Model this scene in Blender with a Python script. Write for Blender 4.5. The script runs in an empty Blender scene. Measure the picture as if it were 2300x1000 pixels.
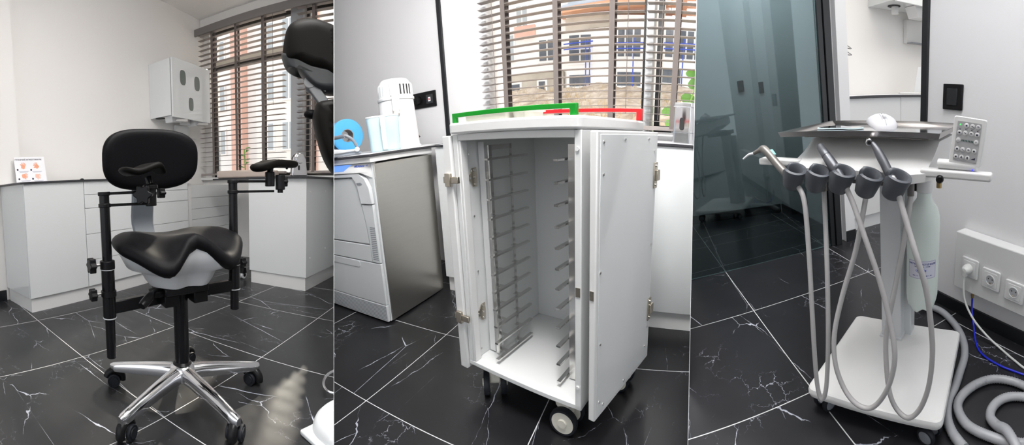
import bpy, bmesh, math, random
from math import sin, cos, pi, radians, atan2, sqrt, hypot
from mathutils import Vector, Matrix
random.seed(7)
SC = bpy.context.scene
COL = SC.collection

# ------------------------------------------------------------------ camera, world, sun, exposure
FPX = 840.0                                     # pixels per radian on the 2300 x 1000 frame
cam = bpy.data.cameras.new('camera')
cam.type = 'PANO'
cam.panorama_type = 'CENTRAL_CYLINDRICAL'
cam.central_cylindrical_range_u_min = -1150/FPX
cam.central_cylindrical_range_u_max = 1150/FPX
cam.central_cylindrical_range_v_min = -500/FPX
cam.central_cylindrical_range_v_max = 500/FPX
cam.central_cylindrical_radius = 1.0
cam.clip_start = 0.02
co = bpy.data.objects.new('camera', cam); COL.objects.link(co)
EYE = Vector((0, 0, 1.0))
co.location = EYE; co.rotation_euler = (pi/2, 0, 0)
SC.camera = co
SC.view_settings.view_transform = 'Standard'
SC.view_settings.look = 'None'
SC.view_settings.gamma = 1.0
SC.view_settings.use_curve_mapping = False
SC.view_settings.exposure = 0.45
w = bpy.data.worlds.new('sky'); SC.world = w; w.use_nodes = True
w.node_tree.nodes['Background'].inputs[0].default_value = (0.93, 0.96, 1.0, 1)
w.node_tree.nodes['Background'].inputs[1].default_value = 1.1

# ------------------------------------------------------------------ the three bays: each one a level room of its own, seen from one spot
class Bay:
    def __init__(s, px, pitch, roll, yaw, h):
        s.az = (px-1150)/FPX; s.h = h
        R = Matrix.Rotation(-s.az, 4, 'Z') @ Matrix.Rotation(radians(pitch), 4, 'X') @ Matrix.Rotation(radians(roll), 4, 'Y') @ Matrix.Rotation(radians(yaw), 4, 'Z')
        s.M = Matrix.Translation(EYE) @ R @ Matrix.Translation((0, 0, -h))
        s.objs = []
    def at(s, x, y, z=0, rz=0): return s.M @ Matrix.Translation((x, y, z)) @ Matrix.Rotation(rz, 4, 'Z')
B1 = Bay(375, 5.56, -1.89, 40.73, 0.86)
B2 = Bay(1155, 13.66, -2.36, -23.21, 1.05)
B3 = Bay(1925, 19.37, -2.11, 35.04, 0.96)
BAY = B1                                         # the bay being furnished

# sunlight through the blinds of the left bay, 32 degrees high
sun = bpy.data.lights.new('sun', 'SUN'); sun.energy = 15.0; sun.angle = radians(1.8); sun.color = (1.0, 0.9, 0.76)
so = bpy.data.objects.new('sun', sun); COL.objects.link(so)
sd = Vector((sin(-0.437)*cos(0.68), cos(-0.437)*cos(0.68), sin(0.68)))   # just right of the left bay's window, over the roofs
so.rotation_euler = sd.to_track_quat('Z', 'Y').to_euler()

def area(bay, x, y, z, sx, sy, energy, color=(1, 1, 1), rx=0, rz=0, ry=0):  # out-of-view area lamps, added to fill the bays with light
    l = bpy.data.lights.new('fill_lamp', 'AREA'); l.shape = 'RECTANGLE'; l.size = sx; l.size_y = sy; l.energy = energy; l.color = color
    o = bpy.data.objects.new('fill_lamp', l); COL.objects.link(o)
    o.matrix_world = bay.M @ Matrix.Translation((x, y, z)) @ Matrix.Rotation(rz, 4, 'Z') @ Matrix.Rotation(rx, 4, 'X') @ Matrix.Rotation(ry, 4, 'Y')
    return o
area(B1, 1.2, 0.9, 2.75, 1.2, 1.2, 37, (1.0, 0.96, 0.92))
area(B2, -0.34, 0.80, 2.34, 0.5, 0.5, 27, (1.0, 0.99, 0.97), rx=radians(48), rz=radians(50))  # added fill, tilted to wash the left part of the back wall
area(B2, -0.20, 0.45, 2.36, 0.3, 0.3, 20, (1.0, 0.99, 0.97), rx=radians(25))  # added fill, tipped forward to brighten the trolley front
area(B2, -1.36, 1.30, 2.40, 0.45, 0.45, 9, (1.0, 0.99, 0.97))  # added fill close to the wall, lifts its dim left end
area(B3, 0.65, 0.6, 2.3, 0.9, 0.9, 17, (1.0, 0.99, 1.0))
area(B3, 2.0, 1.6, 2.3, 1.2, 0.8, 15, (1.0, 0.95, 0.89))
area(B3, 0.6, 2.5, 2.3, 0.8, 0.5, 36, (1.0, 1.0, 1.0))  # added fill behind the tinted glass, brightens what shows through it

# ------------------------------------------------------------------ materials
def mat(name, col, rough=0.5, metal=0.0, **kw):
    m = bpy.data.materials.new(name); m.use_nodes = True
    p = m.node_tree.nodes['Principled BSDF']
    p.inputs['Base Color'].default_value = (*col, 1); p.inputs['Roughness'].default_value = rough; p.inputs['Metallic'].default_value = metal
    for k, v in kw.items():
        p.inputs[{'coat': 'Coat Weight', 'trans': 'Transmission Weight', 'ior': 'IOR', 'alpha': 'Alpha', 'emit': 'Emission Strength', 'ecol': 'Emission Color', 'spec': 'Specular IOR Level', 'sss': 'Subsurface Weight', 'aniso': 'Anisotropic'}[k]].default_value = v
    return m
def noise_bump(m, scale, strength, dist=0.002, detail=4):
    nt = m.node_tree; N = nt.nodes; L = nt.links
    tc = N.new('ShaderNodeTexCoord'); n = N.new('ShaderNodeTexNoise'); b = N.new('ShaderNodeBump')
    n.inputs['Scale'].default_value = scale; n.inputs['Detail'].default_value = detail
    b.inputs['Strength'].default_value = strength; b.inputs['Distance'].default_value = dist
    L.new(tc.outputs['Object'], n.inputs['Vector']); L.new(n.outputs['Fac'], b.inputs['Height']); L.new(b.outputs['Normal'], N['Principled BSDF'].inputs['Normal'])
    return m
def col_noise(m, c1, c2, scale, sx=1, sy=1, sz=1, detail=5, lo=0.35, hi=0.65):
    nt = m.node_tree; N = nt.nodes; L = nt.links
    tc = N.new('ShaderNodeTexCoord'); mp = N.new('ShaderNodeMapping'); n = N.new('ShaderNodeTexNoise'); r = N.new('ShaderNodeValToRGB')
    mp.inputs['Scale'].default_value = (sx, sy, sz); n.inputs['Scale'].default_value = scale; n.inputs['Detail'].default_value = detail
    r.color_ramp.elements[0].position = lo; r.color_ramp.elements[1].position = hi
    r.color_ramp.elements[0].color = (*c1, 1); r.color_ramp.elements[1].color = (*c2, 1)
    L.new(tc.outputs['Object'], mp.inputs['Vector']); L.new(mp.outputs[0], n.inputs['Vector']); L.new(n.outputs['Fac'], r.inputs[0]); L.new(r.outputs[0], N['Principled BSDF'].inputs['Base Color'])
    return m
M = {}
M['wall'] = noise_bump(mat('wall_paint', (0.80, 0.785, 0.765), 0.6), 220, 0.05)
M['wall_cool'] = noise_bump(mat('wall_paint_cool', (0.75, 0.748, 0.757), 0.55), 220, 0.05)
M['ceiling'] = mat('ceiling_paint', (0.82, 0.81, 0.80), 0.8)
M['gloss_white'] = mat('glossy_white_front', (0.67, 0.69, 0.695), 0.12, coat=0.3)
M['white'] = mat('white_lacquer', (0.70, 0.70, 0.695), 0.3)
M['white_plastic'] = mat('white_plastic', (0.72, 0.72, 0.72), 0.35)
M['grey_white'] = mat('light_grey_plastic', (0.60, 0.615, 0.63), 0.35)
M['pale_grey'] = mat('pale_grey_panel', (0.58, 0.60, 0.61), 0.3)
M['mid_grey'] = mat('grey_plastic', (0.20, 0.215, 0.24), 0.4)
M['strap'] = mat('grey_strap', (0.11, 0.125, 0.14), 0.45)
M['holder'] = noise_bump(mat('dark_grey_rubber', (0.075, 0.082, 0.095), 0.45), 400, 0.05)
M['hose'] = mat('grey_hose', (0.40, 0.39, 0.39), 0.38)
M['ribbed'] = mat('ribbed_grey_hose', (0.36, 0.37, 0.39), 0.32)
M['black'] = mat('black_plastic', (0.008, 0.008, 0.009), 0.35, spec=0.2)
M['black_metal'] = mat('black_painted_metal', (0.007, 0.007, 0.008), 0.22, spec=0.25)
M['leather'] = noise_bump(mat('black_upholstery', (0.006, 0.006, 0.007), 0.48, spec=0.08), 600, 0.10, 0.0004)
M['brown_leather'] = noise_bump(mat('black_soft_leather', (0.006, 0.0055, 0.005), 0.52, spec=0.07), 500, 0.12, 0.0004)
M['shell_dark'] = mat('charcoal_shell', (0.030, 0.032, 0.034), 0.4, spec=0.3)
M['cast_grey'] = mat('cast_grey_metal', (0.19, 0.195, 0.20), 0.4)
M['mouse'] = mat('pale_grey_mouse', (0.55, 0.55, 0.57), 0.4)
M['trim'] = mat('black_trim', (0.010, 0.011, 0.013), 0.3)
M['edge'] = mat('dark_laminate_edge', (0.03, 0.03, 0.035), 0.4)
M['top'] = mat('laminate_top', (0.78, 0.785, 0.80), 0.3)
M['chrome'] = mat('polished_aluminium', (0.78, 0.78, 0.80), 0.10, 1.0)
M['steel'] = mat('stainless_steel', (0.74, 0.735, 0.72), 0.25, 1.0)
M['brushed'] = col_noise(mat('brushed_steel', (0.5, 0.48, 0.44), 0.34, 1.0), (0.50, 0.485, 0.45), (0.515, 0.50, 0.465), 3, 1, 1, 60)
M['nickel'] = mat('nickel', (0.55, 0.50, 0.42), 0.25, 1.0)
M['blind'] = mat('taupe_slat', (0.29, 0.255, 0.24), 0.5)
M['tape'] = mat('taupe_ladder_tape', (0.16, 0.135, 0.125), 0.8)
M['valance'] = mat('taupe_valance', (0.20, 0.185, 0.18), 0.6)
M['frame_dark'] = mat('dark_window_frame', (0.015, 0.013, 0.013), 0.4)
M['frame_grey'] = mat('grey_window_frame', (0.36, 0.37, 0.39), 0.4)
M['beige'] = noise_bump(mat('beige_wrap', (0.50, 0.42, 0.37), 0.5), 300, 0.25, 0.001)
M['paper'] = mat('white_paper', (0.83, 0.83, 0.86), 0.5)
M['ink'] = mat('dark_ink', (0.02, 0.02, 0.05), 0.6)
M['ink_grey'] = mat('grey_ink', (0.38, 0.39, 0.46), 0.6)
M['skin_ink'] = mat('orange_print', (0.80, 0.36, 0.22), 0.6)
M['skin_ink_pale'] = mat('pale_orange_print', (0.82, 0.52, 0.42), 0.6)
M['blue_ink'] = mat('blue_print', (0.03, 0.10, 0.55), 0.5)
M['navy'] = mat('navy_print', (0.01, 0.02, 0.20), 0.5)
M['green'] = mat('green_handle', (0.0, 0.22, 0.012), 0.3)
M['red'] = mat('red_handle', (0.62, 0.006, 0.01), 0.3)
M['cream'] = mat('cream_plastic', (0.62, 0.60, 0.53), 0.4)
M['tyre'] = mat('dark_tyre', (0.014, 0.016, 0.02), 0.5, spec=0.2)
M['film'] = mat('blue_sterilisation_roll', (0.07, 0.36, 0.72), 0.35)
M['card'] = mat('grey_cardboard', (0.30, 0.28, 0.27), 0.8)
M['cable_white'] = mat('white_cable', (0.66, 0.67, 0.65), 0.4)
M['cable_blue'] = mat('blue_tube', (0.01, 0.02, 0.55), 0.3)
M['brass'] = mat('brass', (0.55, 0.40, 0.18), 0.3, 1.0)
M['teal'] = mat('teal_plastic', (0.25, 0.62, 0.58), 0.4)
M['teal_edge'] = mat('pale_teal_edge', (0.60, 0.72, 0.72), 0.25)
M['mirror'] = mat('mirror_face', (0.85, 0.88, 0.90), 0.03, 1.0)
M['tray'] = mat('polished_tray', (0.70, 0.74, 0.80), 0.10, 1.0)
M['tray_rim'] = mat('satin_tray_rim', (0.48, 0.455, 0.445), 0.25, 1.0)
M['keypad'] = mat('silver_keypad', (0.42, 0.42, 0.43), 0.4, 0.3)
M['button'] = mat('pale_button', (0.62, 0.62, 0.62), 0.4)
M['recess'] = mat('socket_recess', (0.42, 0.43, 0.45), 0.4)
M['level'] = mat('dark_green_bar', (0.01, 0.06, 0.05), 0.3)
M['led'] = mat('green_lamp', (0.02, 0.5, 0.05), 0.4, emit=1.5, ecol=(0.05, 0.9, 0.1, 1))
M['led_blue'] = mat('blue_lamp', (0.02, 0.02, 0.6), 0.4, emit=1.0, ecol=(0.05, 0.05, 1.0, 1))
M['display'] = mat('blue_display', (0.02, 0.06, 0.3), 0.1, emit=0.6, ecol=(0.20, 0.42, 0.95, 1))
M['instrument'] = mat('gunmetal_instrument', (0.10, 0.105, 0.118), 0.3, 0.35)
M['syringe'] = mat('taupe_metal', (0.16, 0.15, 0.14), 0.35, 0.3)
M['leaf'] = mat('green_leaf', (0.09, 0.24, 0.03), 0.5)
M['oval'] = mat('grey_green_glass', (0.14, 0.165, 0.15), 0.2)
M['dark_hole'] = mat('dark_opening', (0.02, 0.02, 0.02), 0.7)
M['bottle'] = mat('frosted_bottle', (0.70, 0.78, 0.74), 0.4, sss=0.0)
M['label'] = mat('lilac_white_label', (0.66, 0.67, 0.76), 0.4)
M['jug'] = mat('pale_blue_jug', (0.66, 0.84, 0.88), 0.15, alpha=0.72)
M['clear_tub'] = mat('milky_tub', (0.62, 0.60, 0.53), 0.3, alpha=0.75)
M['clear'] = mat('clear_plastic', (0.75, 0.77, 0.77), 0.08, alpha=0.28)
M['inner'] = mat('trolley_inner', (0.68, 0.69, 0.685), 0.28)
M['facade'] = mat('pale_render', (0.90, 0.87, 0.82), 0.9)
M['facade_white'] = mat('white_render', (0.90, 0.89, 0.87), 0.9)
M['brick'] = mat('pink_brick', (0.76, 0.47, 0.38), 0.9)
M['stone'] = col_noise(mat('raw_concrete', (0.5, 0.45, 0.38), 0.9), (0.42, 0.37, 0.30), (0.62, 0.56, 0.48), 1.2)
M['pane_far'] = mat('far_window_glass', (0.10, 0.11, 0.13), 0.15)
M['pane_pale'] = mat('pale_window_glass', (0.45, 0.48, 0.50), 0.2)
M['orange'] = mat('orange_roof_edge', (0.78, 0.42, 0.26), 0.7)
M['roof_glass'] = mat('bluish_roof', (0.5, 0.55, 0.62), 0.4)
M['scaffold'] = mat('blue_scaffold', (0.05, 0.10, 0.55), 0.4)
M['grass'] = col_noise(mat('dry_grass', (0.4, 0.3, 0.2), 0.95), (0.42, 0.31, 0.22), (0.74, 0.62, 0.50), 3.0, 1, 1, 1, 8)
M['straw'] = mat('straw', (0.55, 0.42, 0.24), 0.9)
M['weed'] = mat('weed_green', (0.20, 0.38, 0.06), 0.8)

def floor_mat(name, b0, sb, a0, sa, base, rough):
    m = mat(name, base, rough); nt = m.node_tree; N = nt.nodes; L = nt.links; P = N['Principled BSDF']
    def n(t, **k):
        x = N.new('ShaderNode'+t)
        for q, v in k.items(): setattr(x, q, v)
        return x
    def mth(op, a, b=None):
        x = n('Math', operation=op)
        for i, v in enumerate((a, b)):
            if v is None: continue
            if isinstance(v, (int, float)): x.inputs[i].default_value = v
            else: L.new(v, x.inputs[i])
        return x.outputs[0]
    tc = n('TexCoord'); sep = n('SeparateXYZ'); L.new(tc.outputs['Object'], sep.inputs[0])
    u = mth('DIVIDE', mth('SUBTRACT', sep.outputs[0], a0), sa); v = mth('DIVIDE', mth('SUBTRACT', sep.outputs[1], b0), sb)
    du = mth('MULTIPLY', mth('ABSOLUTE', mth('SUBTRACT', mth('FRACT', mth('ADD', u, 0.5)), 0.5)), sa)
    dv = mth('MULTIPLY', mth('ABSOLUTE', mth('SUBTRACT', mth('FRACT', mth('ADD', v, 0.5)), 0.5)), sb)
    g = mth('LESS_THAN', mth('MINIMUM', du, dv), 0.0017)
    off = n('CombineXYZ'); L.new(mth('MULTIPLY', mth('FLOOR', u), 3.7), off.inputs[0]); L.new(mth('MULTIPLY', mth('FLOOR', v), 5.3), off.inputs[1]); off.inputs[2].default_value = 0
    ad = n('VectorMath', operation='ADD'); L.new(tc.outputs['Object'], ad.inputs[0]); L.new(off.outputs[0], ad.inputs[1])
    def veins(scale, rot, stretch, width, mscale, mlo, mhi, seed, wob):
        mp = n('Mapping'); mp.inputs['Location'].default_value = (seed, seed*0.7, 0); mp.inputs['Rotation'].default_value = (0, 0, radians(rot)); mp.inputs['Scale'].default_value = (1, stretch, 1)
        L.new(ad.outputs[0], mp.inputs['Vector'])
        wn = n('TexNoise'); wn.inputs['Scale'].default_value = scale*5; wn.inputs['Detail'].default_value = 6; L.new(mp.outputs[0], wn.inputs['Vector'])
        wv = n('VectorMath', operation='SCALE'); wv.inputs[3].default_value = wob; L.new(wn.outputs['Color'], wv.inputs[0])
        wa = n('VectorMath', operation='ADD'); L.new(mp.outputs[0], wa.inputs[0]); L.new(wv.outputs[0], wa.inputs[1])
        a = n('TexVoronoi', feature='DISTANCE_TO_EDGE', voronoi_dimensions='2D'); a.inputs['Scale'].default_value = scale; L.new(wa.outputs[0], a.inputs['Vector'])
        k = n('TexNoise'); k.inputs['Scale'].default_value = mscale; k.inputs['Detail'].default_value = 7; k.inputs['Roughness'].default_value = 0.65; L.new(mp.outputs[0], k.inputs['Vector'])
        r = n('MapRange'); r.inputs['From Min'].default_value = mlo; r.inputs['From Max'].default_value = mhi; L.new(k.outputs['Fac'], r.inputs['Value'])
        wd = mth('MULTIPLY', r.outputs[0], width*scale)
        return mth('MULTIPLY', mth('LESS_THAN', a.outputs['Distance'], wd), mth('ADD', mth('MULTIPLY', r.outputs[0], 0.6), 0.4))
    v1 = veins(1.9, 24, 0.42, 0.0026, 4.0, 0.51, 0.66, 1.0, 0.05)
    v2 = veins(3.0, -38, 0.45, 0.0022, 5.0, 0.50, 0.64, 9.0, 0.05)
    v3 = veins(16.0, 10, 0.8, 0.0010, 3.0, 0.55, 0.66, 4.0, 0.04)
    v4 = veins(1.3, 62, 0.28, 0.0011, 3.0, 0.48, 0.60, 17.0, 0.012)
    vv = mth('MAXIMUM', mth('MAXIMUM', v1, v2), mth('MAXIMUM', mth('MULTIPLY', v3, 0.8), v4))
    cl = n('TexNoise'); cl.inputs['Scale'].default_value = 5; cl.inputs['Detail'].default_value = 6; L.new(ad.outputs[0], cl.inputs['Vector'])
    cr = n('MapRange'); cr.inputs['To Min'].default_value = 0.6; cr.inputs['To Max'].default_value = 1.5; L.new(cl.outputs['Fac'], cr.inputs['Value'])
    bs = n('Mix', data_type='RGBA'); bs.blend_type = 'MULTIPLY'; bs.inputs[0].default_value = 1; bs.inputs[6].default_value = (*base, 1); L.new(cr.outputs[0], bs.inputs[7])
    m1 = n('Mix', data_type='RGBA'); L.new(vv, m1.inputs[0]); L.new(bs.outputs[2], m1.inputs[6]); m1.inputs[7].default_value = (0.46, 0.49, 0.56, 1)
    m2 = n('Mix', data_type='RGBA'); L.new(g, m2.inputs[0]); L.new(m1.outputs[2], m2.inputs[6]); m2.inputs[7].default_value = (0.62, 0.63, 0.64, 1)
    L.new(m2.outputs[2], P.inputs['Base Color'])
    rr = n('MapRange'); rr.inputs['To Min'].default_value = rough; rr.inputs['To Max'].default_value = rough+0.3; L.new(g, rr.inputs['Value']); L.new(rr.outputs[0], P.inputs['Roughness'])
    return m
M['floor1'] = floor_mat('black_marble_tile', 2.321, 0.647, 0.832, 0.632, (0.017, 0.0175, 0.019), 0.30)
M['floor2'] = floor_mat('black_marble_tile_centre', 0.881, 0.613, -1.088, 0.670, (0.010, 0.010, 0.0115), 0.28)
M['floor3'] = floor_mat('black_marble_tile_right', 1.530, 0.598, 0.428, 0.678, (0.017, 0.017, 0.020), 0.30)
def glass_mat(name, tint, ior, tcol):
    m = bpy.data.materials.new(name); m.use_nodes = True; nt = m.node_tree; N = nt.nodes; L = nt.links
    N.remove(N['Principled BSDF']); out = N['Material Output']
    t = N.new('ShaderNodeBsdfTransparent'); t.inputs[0].default_value = (*tint, 1)
    g = N.new('ShaderNodeBsdfGlossy'); g.inputs['Roughness'].default_value = 0.02; g.inputs[0].default_value = (*tcol, 1)
    f = N.new('ShaderNodeFresnel'); f.inputs[0].default_value = ior; x = N.new('ShaderNodeMixShader')
    L.new(f.outputs[0], x.inputs[0]); L.new(t.outputs[0], x.inputs[1]); L.new(g.outputs[0], x.inputs[2]); L.new(x.outputs[0], out.inputs[0])
    return m
M['tinted'] = glass_mat('teal_tinted_glass', (0.44, 0.51, 0.52), 1.7, (0.9, 1.0, 1.0))
M['window_glass'] = glass_mat('window_glass', (0.97, 0.98, 0.98), 1.3, (1, 1, 1))

# ------------------------------------------------------------------ mesh helpers
I4 = Matrix.Identity(4)
class MB:
    def __init__(s): s.bm = bmesh.new(); s.T = I4.copy(); s.mi = 0
    def v(s, p): return s.bm.verts.new(s.T @ Vector(p))
    def f(s, vs):
        try: q = s.bm.faces.new(vs); q.material_index = s.mi; q.smooth = True; return q
        except ValueError: return None
    def box(s, x0, x1, y0, y1, z0, z1):
        P = [s.v(p) for p in ((x0,y0,z0),(x1,y0,z0),(x1,y1,z0),(x0,y1,z0),(x0,y0,z1),(x1,y0,z1),(x1,y1,z1),(x0,y1,z1))]
        for q in ((3,2,1,0),(4,5,6,7),(0,1,5,4),(1,2,6,5),(2,3,7,6),(3,0,4,7)): s.f([P[i] for i in q])
        return s
    def bar(s, p0, p1, wd, ht, up=(0, 0, 1)):
        p0 = Vector(p0); p1 = Vector(p1); d = (p1-p0).normalized(); u = Vector(up); r = d.cross(u).normalized(); u = r.cross(d)
        a = [p0+r*i*wd/2+u*j*ht/2 for i, j in ((-1,-1),(1,-1),(1,1),(-1,1))]; b = [p+(p1-p0) for p in a]
        P = [s.v(p) for p in a+b]
        for q in ((3,2,1,0),(4,5,6,7),(0,1,5,4),(1,2,6,5),(2,3,7,6),(3,0,4,7)): s.f([P[i] for i in q])
        return s
    def rings(s, R, cap=True, close=True):
        V = [[s.v(p) for p in r] for r in R]; n = len(V[0])
        for a, b in zip(V, V[1:]):
            for i in range(n if close else n-1):
                j = (i+1) % n; s.f([a[i], a[j], b[j], b[i]])
        if cap: s.f(V[0][::-1]); s.f(V[-1])
        return s
    def cyl(s, p0, p1, r0, r1=None, n=20):
        r1 = r0 if r1 is None else r1; p0 = Vector(p0); p1 = Vector(p1); q = (p1-p0).to_track_quat('Z', 'Y')
        C = [q @ Vector((cos(2*pi*i/n), sin(2*pi*i/n), 0)) for i in range(n)]
        return s.rings([[p0+c*r0 for c in C], [p1+c*r1 for c in C]])
    def lathe(s, prof, o=(0, 0, 0), axis=(0, 0, 1), n=28, ry=1.0, cap=True):
        o = Vector(o); q = Vector(axis).normalized().to_track_quat('Z', 'Y')
        return s.rings([[o + q @ Vector((r*cos(2*pi*i/n), r*ry*sin(2*pi*i/n), z)) for i in range(n)] for r, z in prof], cap)
    def tube(s, pts, r, n=10, sm=6, rfun=None, closed=False):
        P = curve(pts, sm, closed) if sm else [Vector(p) for p in pts]
        R = []; t0 = (P[1]-P[0]).normalized(); nn = t0.orthogonal().normalized()
        for i, p in enumerate(P):
            t = (P[min(i+1, len(P)-1)]-P[max(i-1, 0)])
            if closed: t = P[(i+1) % len(P)]-P[i-1]
            t.normalize(); nn = (nn - t*nn.dot(t)).normalized(); bb = t.cross(nn)
            rr = rfun(i/(len(P)-1), i) if rfun else r
            R.append([p+(nn*cos(2*pi*k/n)+bb*sin(2*pi*k/n))*rr for k in range(n)])
        if closed: R.append(R[0]); return s.rings(R, False)
        return s.rings(R)
    def prism(s, poly, ext):
        ext = Vector(ext); A = [Vector(p) for p in poly]
        return s.rings([A, [p+ext for p in A]])
    def ball(s, c, r, sc=(1, 1, 1), n=16, m=9):
        c = Vector(c)
        return s.rings([[c+Vector((r*sc[0]*sin(t)*cos(2*pi*i/n), r*sc[1]*sin(t)*sin(2*pi*i/n), -r*sc[2]*cos(t))) for i in range(n)] for t in [0.08+(pi-0.16)*k/m for k in range(m+1)]])
    def grid(s, fn, nu, nv):
        V = [[s.v(fn(i/nu, j/nv)) for j in range(nv+1)] for i in range(nu+1)]
        for i in range(nu):
            for j in range(nv): s.f([V[i][j], V[i+1][j], V[i+1][j+1], V[i][j+1]])
        return s
    def pillow(s, outline, ctr, top, th, e=0.2, mp=lambda x, y, z: (x, y, z), inner=6, edge=7):
        """a cushion: outline is a loop of (x,y), top(x,y) its upper surface, th its thickness, e the share of the radius that is rounded edge"""
        prof = [(k/inner*(1-e), 0) for k in range(1, inner)] + [((1-e)+e*sin(pi*k/edge), k/edge) for k in range(edge+1)] + [(k/inner*(1-e), 1) for k in range(inner-1, 0, -1)]
        R = []
        for sc, q in prof:
            row = []
            for (x, y) in outline:
                X = ctr[0]+(x-ctr[0])*sc; Y = ctr[1]+(y-ctr[1])*sc
                row.append(mp(X, Y, top(X, Y)-th/2+th/2*cos(pi*q)))
            R.append(row)
        return s.rings(R)
    def text(s, body, size, mp, depth=0.0004, align='CENTER', bold=False):
        c = bpy.data.curves.new('t', 'FONT'); c.body = body; c.size = size; c.align_x = align; c.align_y = 'CENTER'; c.extrude = depth; c.resolution_u = 2
        if bold: c.offset = size*0.018
        o = bpy.data.objects.new('t', c); COL.objects.link(o)
        me = bpy.data.meshes.new_from_object(o.evaluated_get(bpy.context.evaluated_depsgraph_get()))
        V = [s.v(mp(*v.co)) for v in me.vertices]
        for p in me.polygons:
            q = s.f([V[i] for i in p.vertices])
            if q: q.smooth = False
        bpy.data.objects.remove(o); bpy.data.curves.remove(c); bpy.data.meshes.remove(me)
        return s
    def build(s, name, m, parent=None, bev=0, seg=2, flat=False, ang=40, kind=None):
        bmesh.ops.recalc_face_normals(s.bm, faces=s.bm.faces[:])
        me = bpy.data.meshes.new(name); s.bm.to_mesh(me); s.bm.free()
        for q in (m if isinstance(m, (list, tuple)) else [m]): me.materials.append(M[q] if isinstance(q, str) else q)
        if flat:
            for p in me.polygons: p.use_smooth = False
        else: me.set_sharp_from_angle(angle=radians(ang))
        o = bpy.data.objects.new(name, me); COL.objects.link(o)
        if bev:
            b = o.modifiers.new('bevel', 'BEVEL'); b.width = bev; b.segments = seg; b.limit_method = 'ANGLE'; b.angle_limit = radians(50); b.harden_normals = False
        if parent is not None: o.parent = parent
        else: o.matrix_world = BAY.M.copy()
        o['bay'] = [B1, B2, B3].index(BAY)
        if kind: o['kind'] = kind
        return o
def curve(pts, sm=6, closed=False):
    P = [Vector(p) for p in pts]; out = []; n = len(P)
    if n < 3 and not closed: return P
    for i in range(n if closed else n-1):
        g = (lambda k: P[k % n]) if closed else (lambda k: P[max(0, min(n-1, k))])
        a, b, c, d = g(i-1), g(i), g(i+1), g(i+2)
        for k in range(sm):
            t = k/sm; out.append(0.5*((2*b)+(c-a)*t+(2*a-5*b+4*c-d)*t*t+(3*b-a-3*c+d)*t**3))
    if not closed: out.append(P[-1])
    return out
def oval(rx, ry, n=48, p=2.5, cx=0, cy=0):
    return [(cx+rx*math.copysign(abs(cos(t))**(2/p), cos(t)), cy+ry*math.copysign(abs(sin(t))**(2/p), sin(t))) for t in [2*pi*i/n for i in range(n)]]
def sstep(a, b, x):
    t = max(0, min(1, (x-a)/(b-a))); return t*t*(3-2*t)
def rrect(x0, x1, y0, y1, r, n=5):
    out = []
    for cx, cy, a in ((x1-r, y1-r, 0), (x0+r, y1-r, 90), (x0+r, y0+r, 180), (x1-r, y0+r, 270)):
        for k in range(n+1): t = radians(a+90*k/n); out.append((cx+r*cos(t), cy+r*sin(t)))
    return out
def tag(o, label, cat, group=None, kind=None):
    o['label'] = label; o['category'] = cat
    if group: o['group'] = group
    if kind: o['kind'] = kind
    return o
def thing(name, label, cat, x=0, y=0, z=0, rz=0, group=None):
    o = bpy.data.objects.new(name, None); COL.objects.link(o); o.empty_display_size = 0.05
    o.matrix_world = BAY.at(x, y, z, rz); o['bay'] = [B1, B2, B3].index(BAY)
    return tag(o, label, cat, group)
def struct(name, mb, m, **k):
    return mb.build(name, m, None, kind='structure', **k)
def copy_tree(o, parent=None):
    c = o.copy(); COL.objects.link(c)
    if parent is not None: c.parent = parent
    for ch in list(o.children): copy_tree(ch, c)
    return c
# ================================================================== LEFT BAY: saddle chair by the window counter
BAY = B1
def frame(x, y, deg):                               # a plan frame inside the bay
    return Matrix.Translation((x, y, 0)) @ Matrix.Rotation(radians(deg), 4, 'Z')
RUN = frame(0.843, 2.491, 6.5)                     # the counter along the back wall: x along, y towards the wall
WIN = frame(3.447, 3.30, -86.0)                    # the window wall: x runs from the corner towards the viewer, y points outdoors
def mb(T=None):
    q = MB()
    if T is not None: q.T = T
    return q
struct('floor', mb().box(-4.0, 3.6, -1.4, 4.4, -0.06, 0), 'floor1')
struct('ceiling', mb().box(-3.0, 3.8, -0.6, 4.4, 2.85, 2.95), 'ceiling')
struct('wall_back', mb(RUN).box(-0.2, 2.9, 0.5, 0.62, 0, 2.95), 'wall')
struct('wall_left', mb(RUN).box(-2.5, 0.19, 0.42, 0.54, 0, 2.95), 'wall')
struct('baseboard_left', mb(RUN).box(-2.5, -0.012, 0.405, 0.42, 0, 0.085), 'trim')
# window wall: parapet, lintel, frame
q = mb(WIN); q.box(-0.1, 4, 0, 0.25, 0, 0.92); q.box(-0.1, 4, 0, 0.25, 2.72, 2.95); q.box(-0.1, 0.10, 0.06, 0.25, 0.92, 2.72)
struct('wall_right', q, 'wall')
struct('trim_1', mb(WIN).box(0.0, 4, -0.05, 0.25, 0.92, 0.95), 'white')
def window(name, x0, x1, z0, z1, ztr, T, y=0.12, dark='frame_dark', muls=()):
    q = mb(T)
    for a, b, c, d in [(x0, x0+0.035, z0, z1), (x1-0.035, x1, z0, z1), (x0, x1, z0, z0+0.04), (x0, x1, z1-0.04, z1), (x0, x1, ztr-0.012, ztr+0.012)]+[(m-0.03, m+0.03, z0, z1) for m in muls]:
        q.box(a, b, y, y+0.05, c, d)
    o = struct(name, q, dark, bev=0.003)
    rl = mb(T).box(x0+0.035, x1-0.035, y-0.002, y+0.05, ztr+0.013, ztr+0.075).build('sash_rail', 'cream', o); rl.matrix_parent_inverse = I4
    g = mb(T).box(x0+0.03, x1-0.03, y+0.02, y+0.026, z0+0.03, z1-0.03).build('window_pane', 'window_glass', o)
    return o
window('window_1', 0.10, 1.22, 0.95, 2.72, 2.28, WIN)
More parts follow.
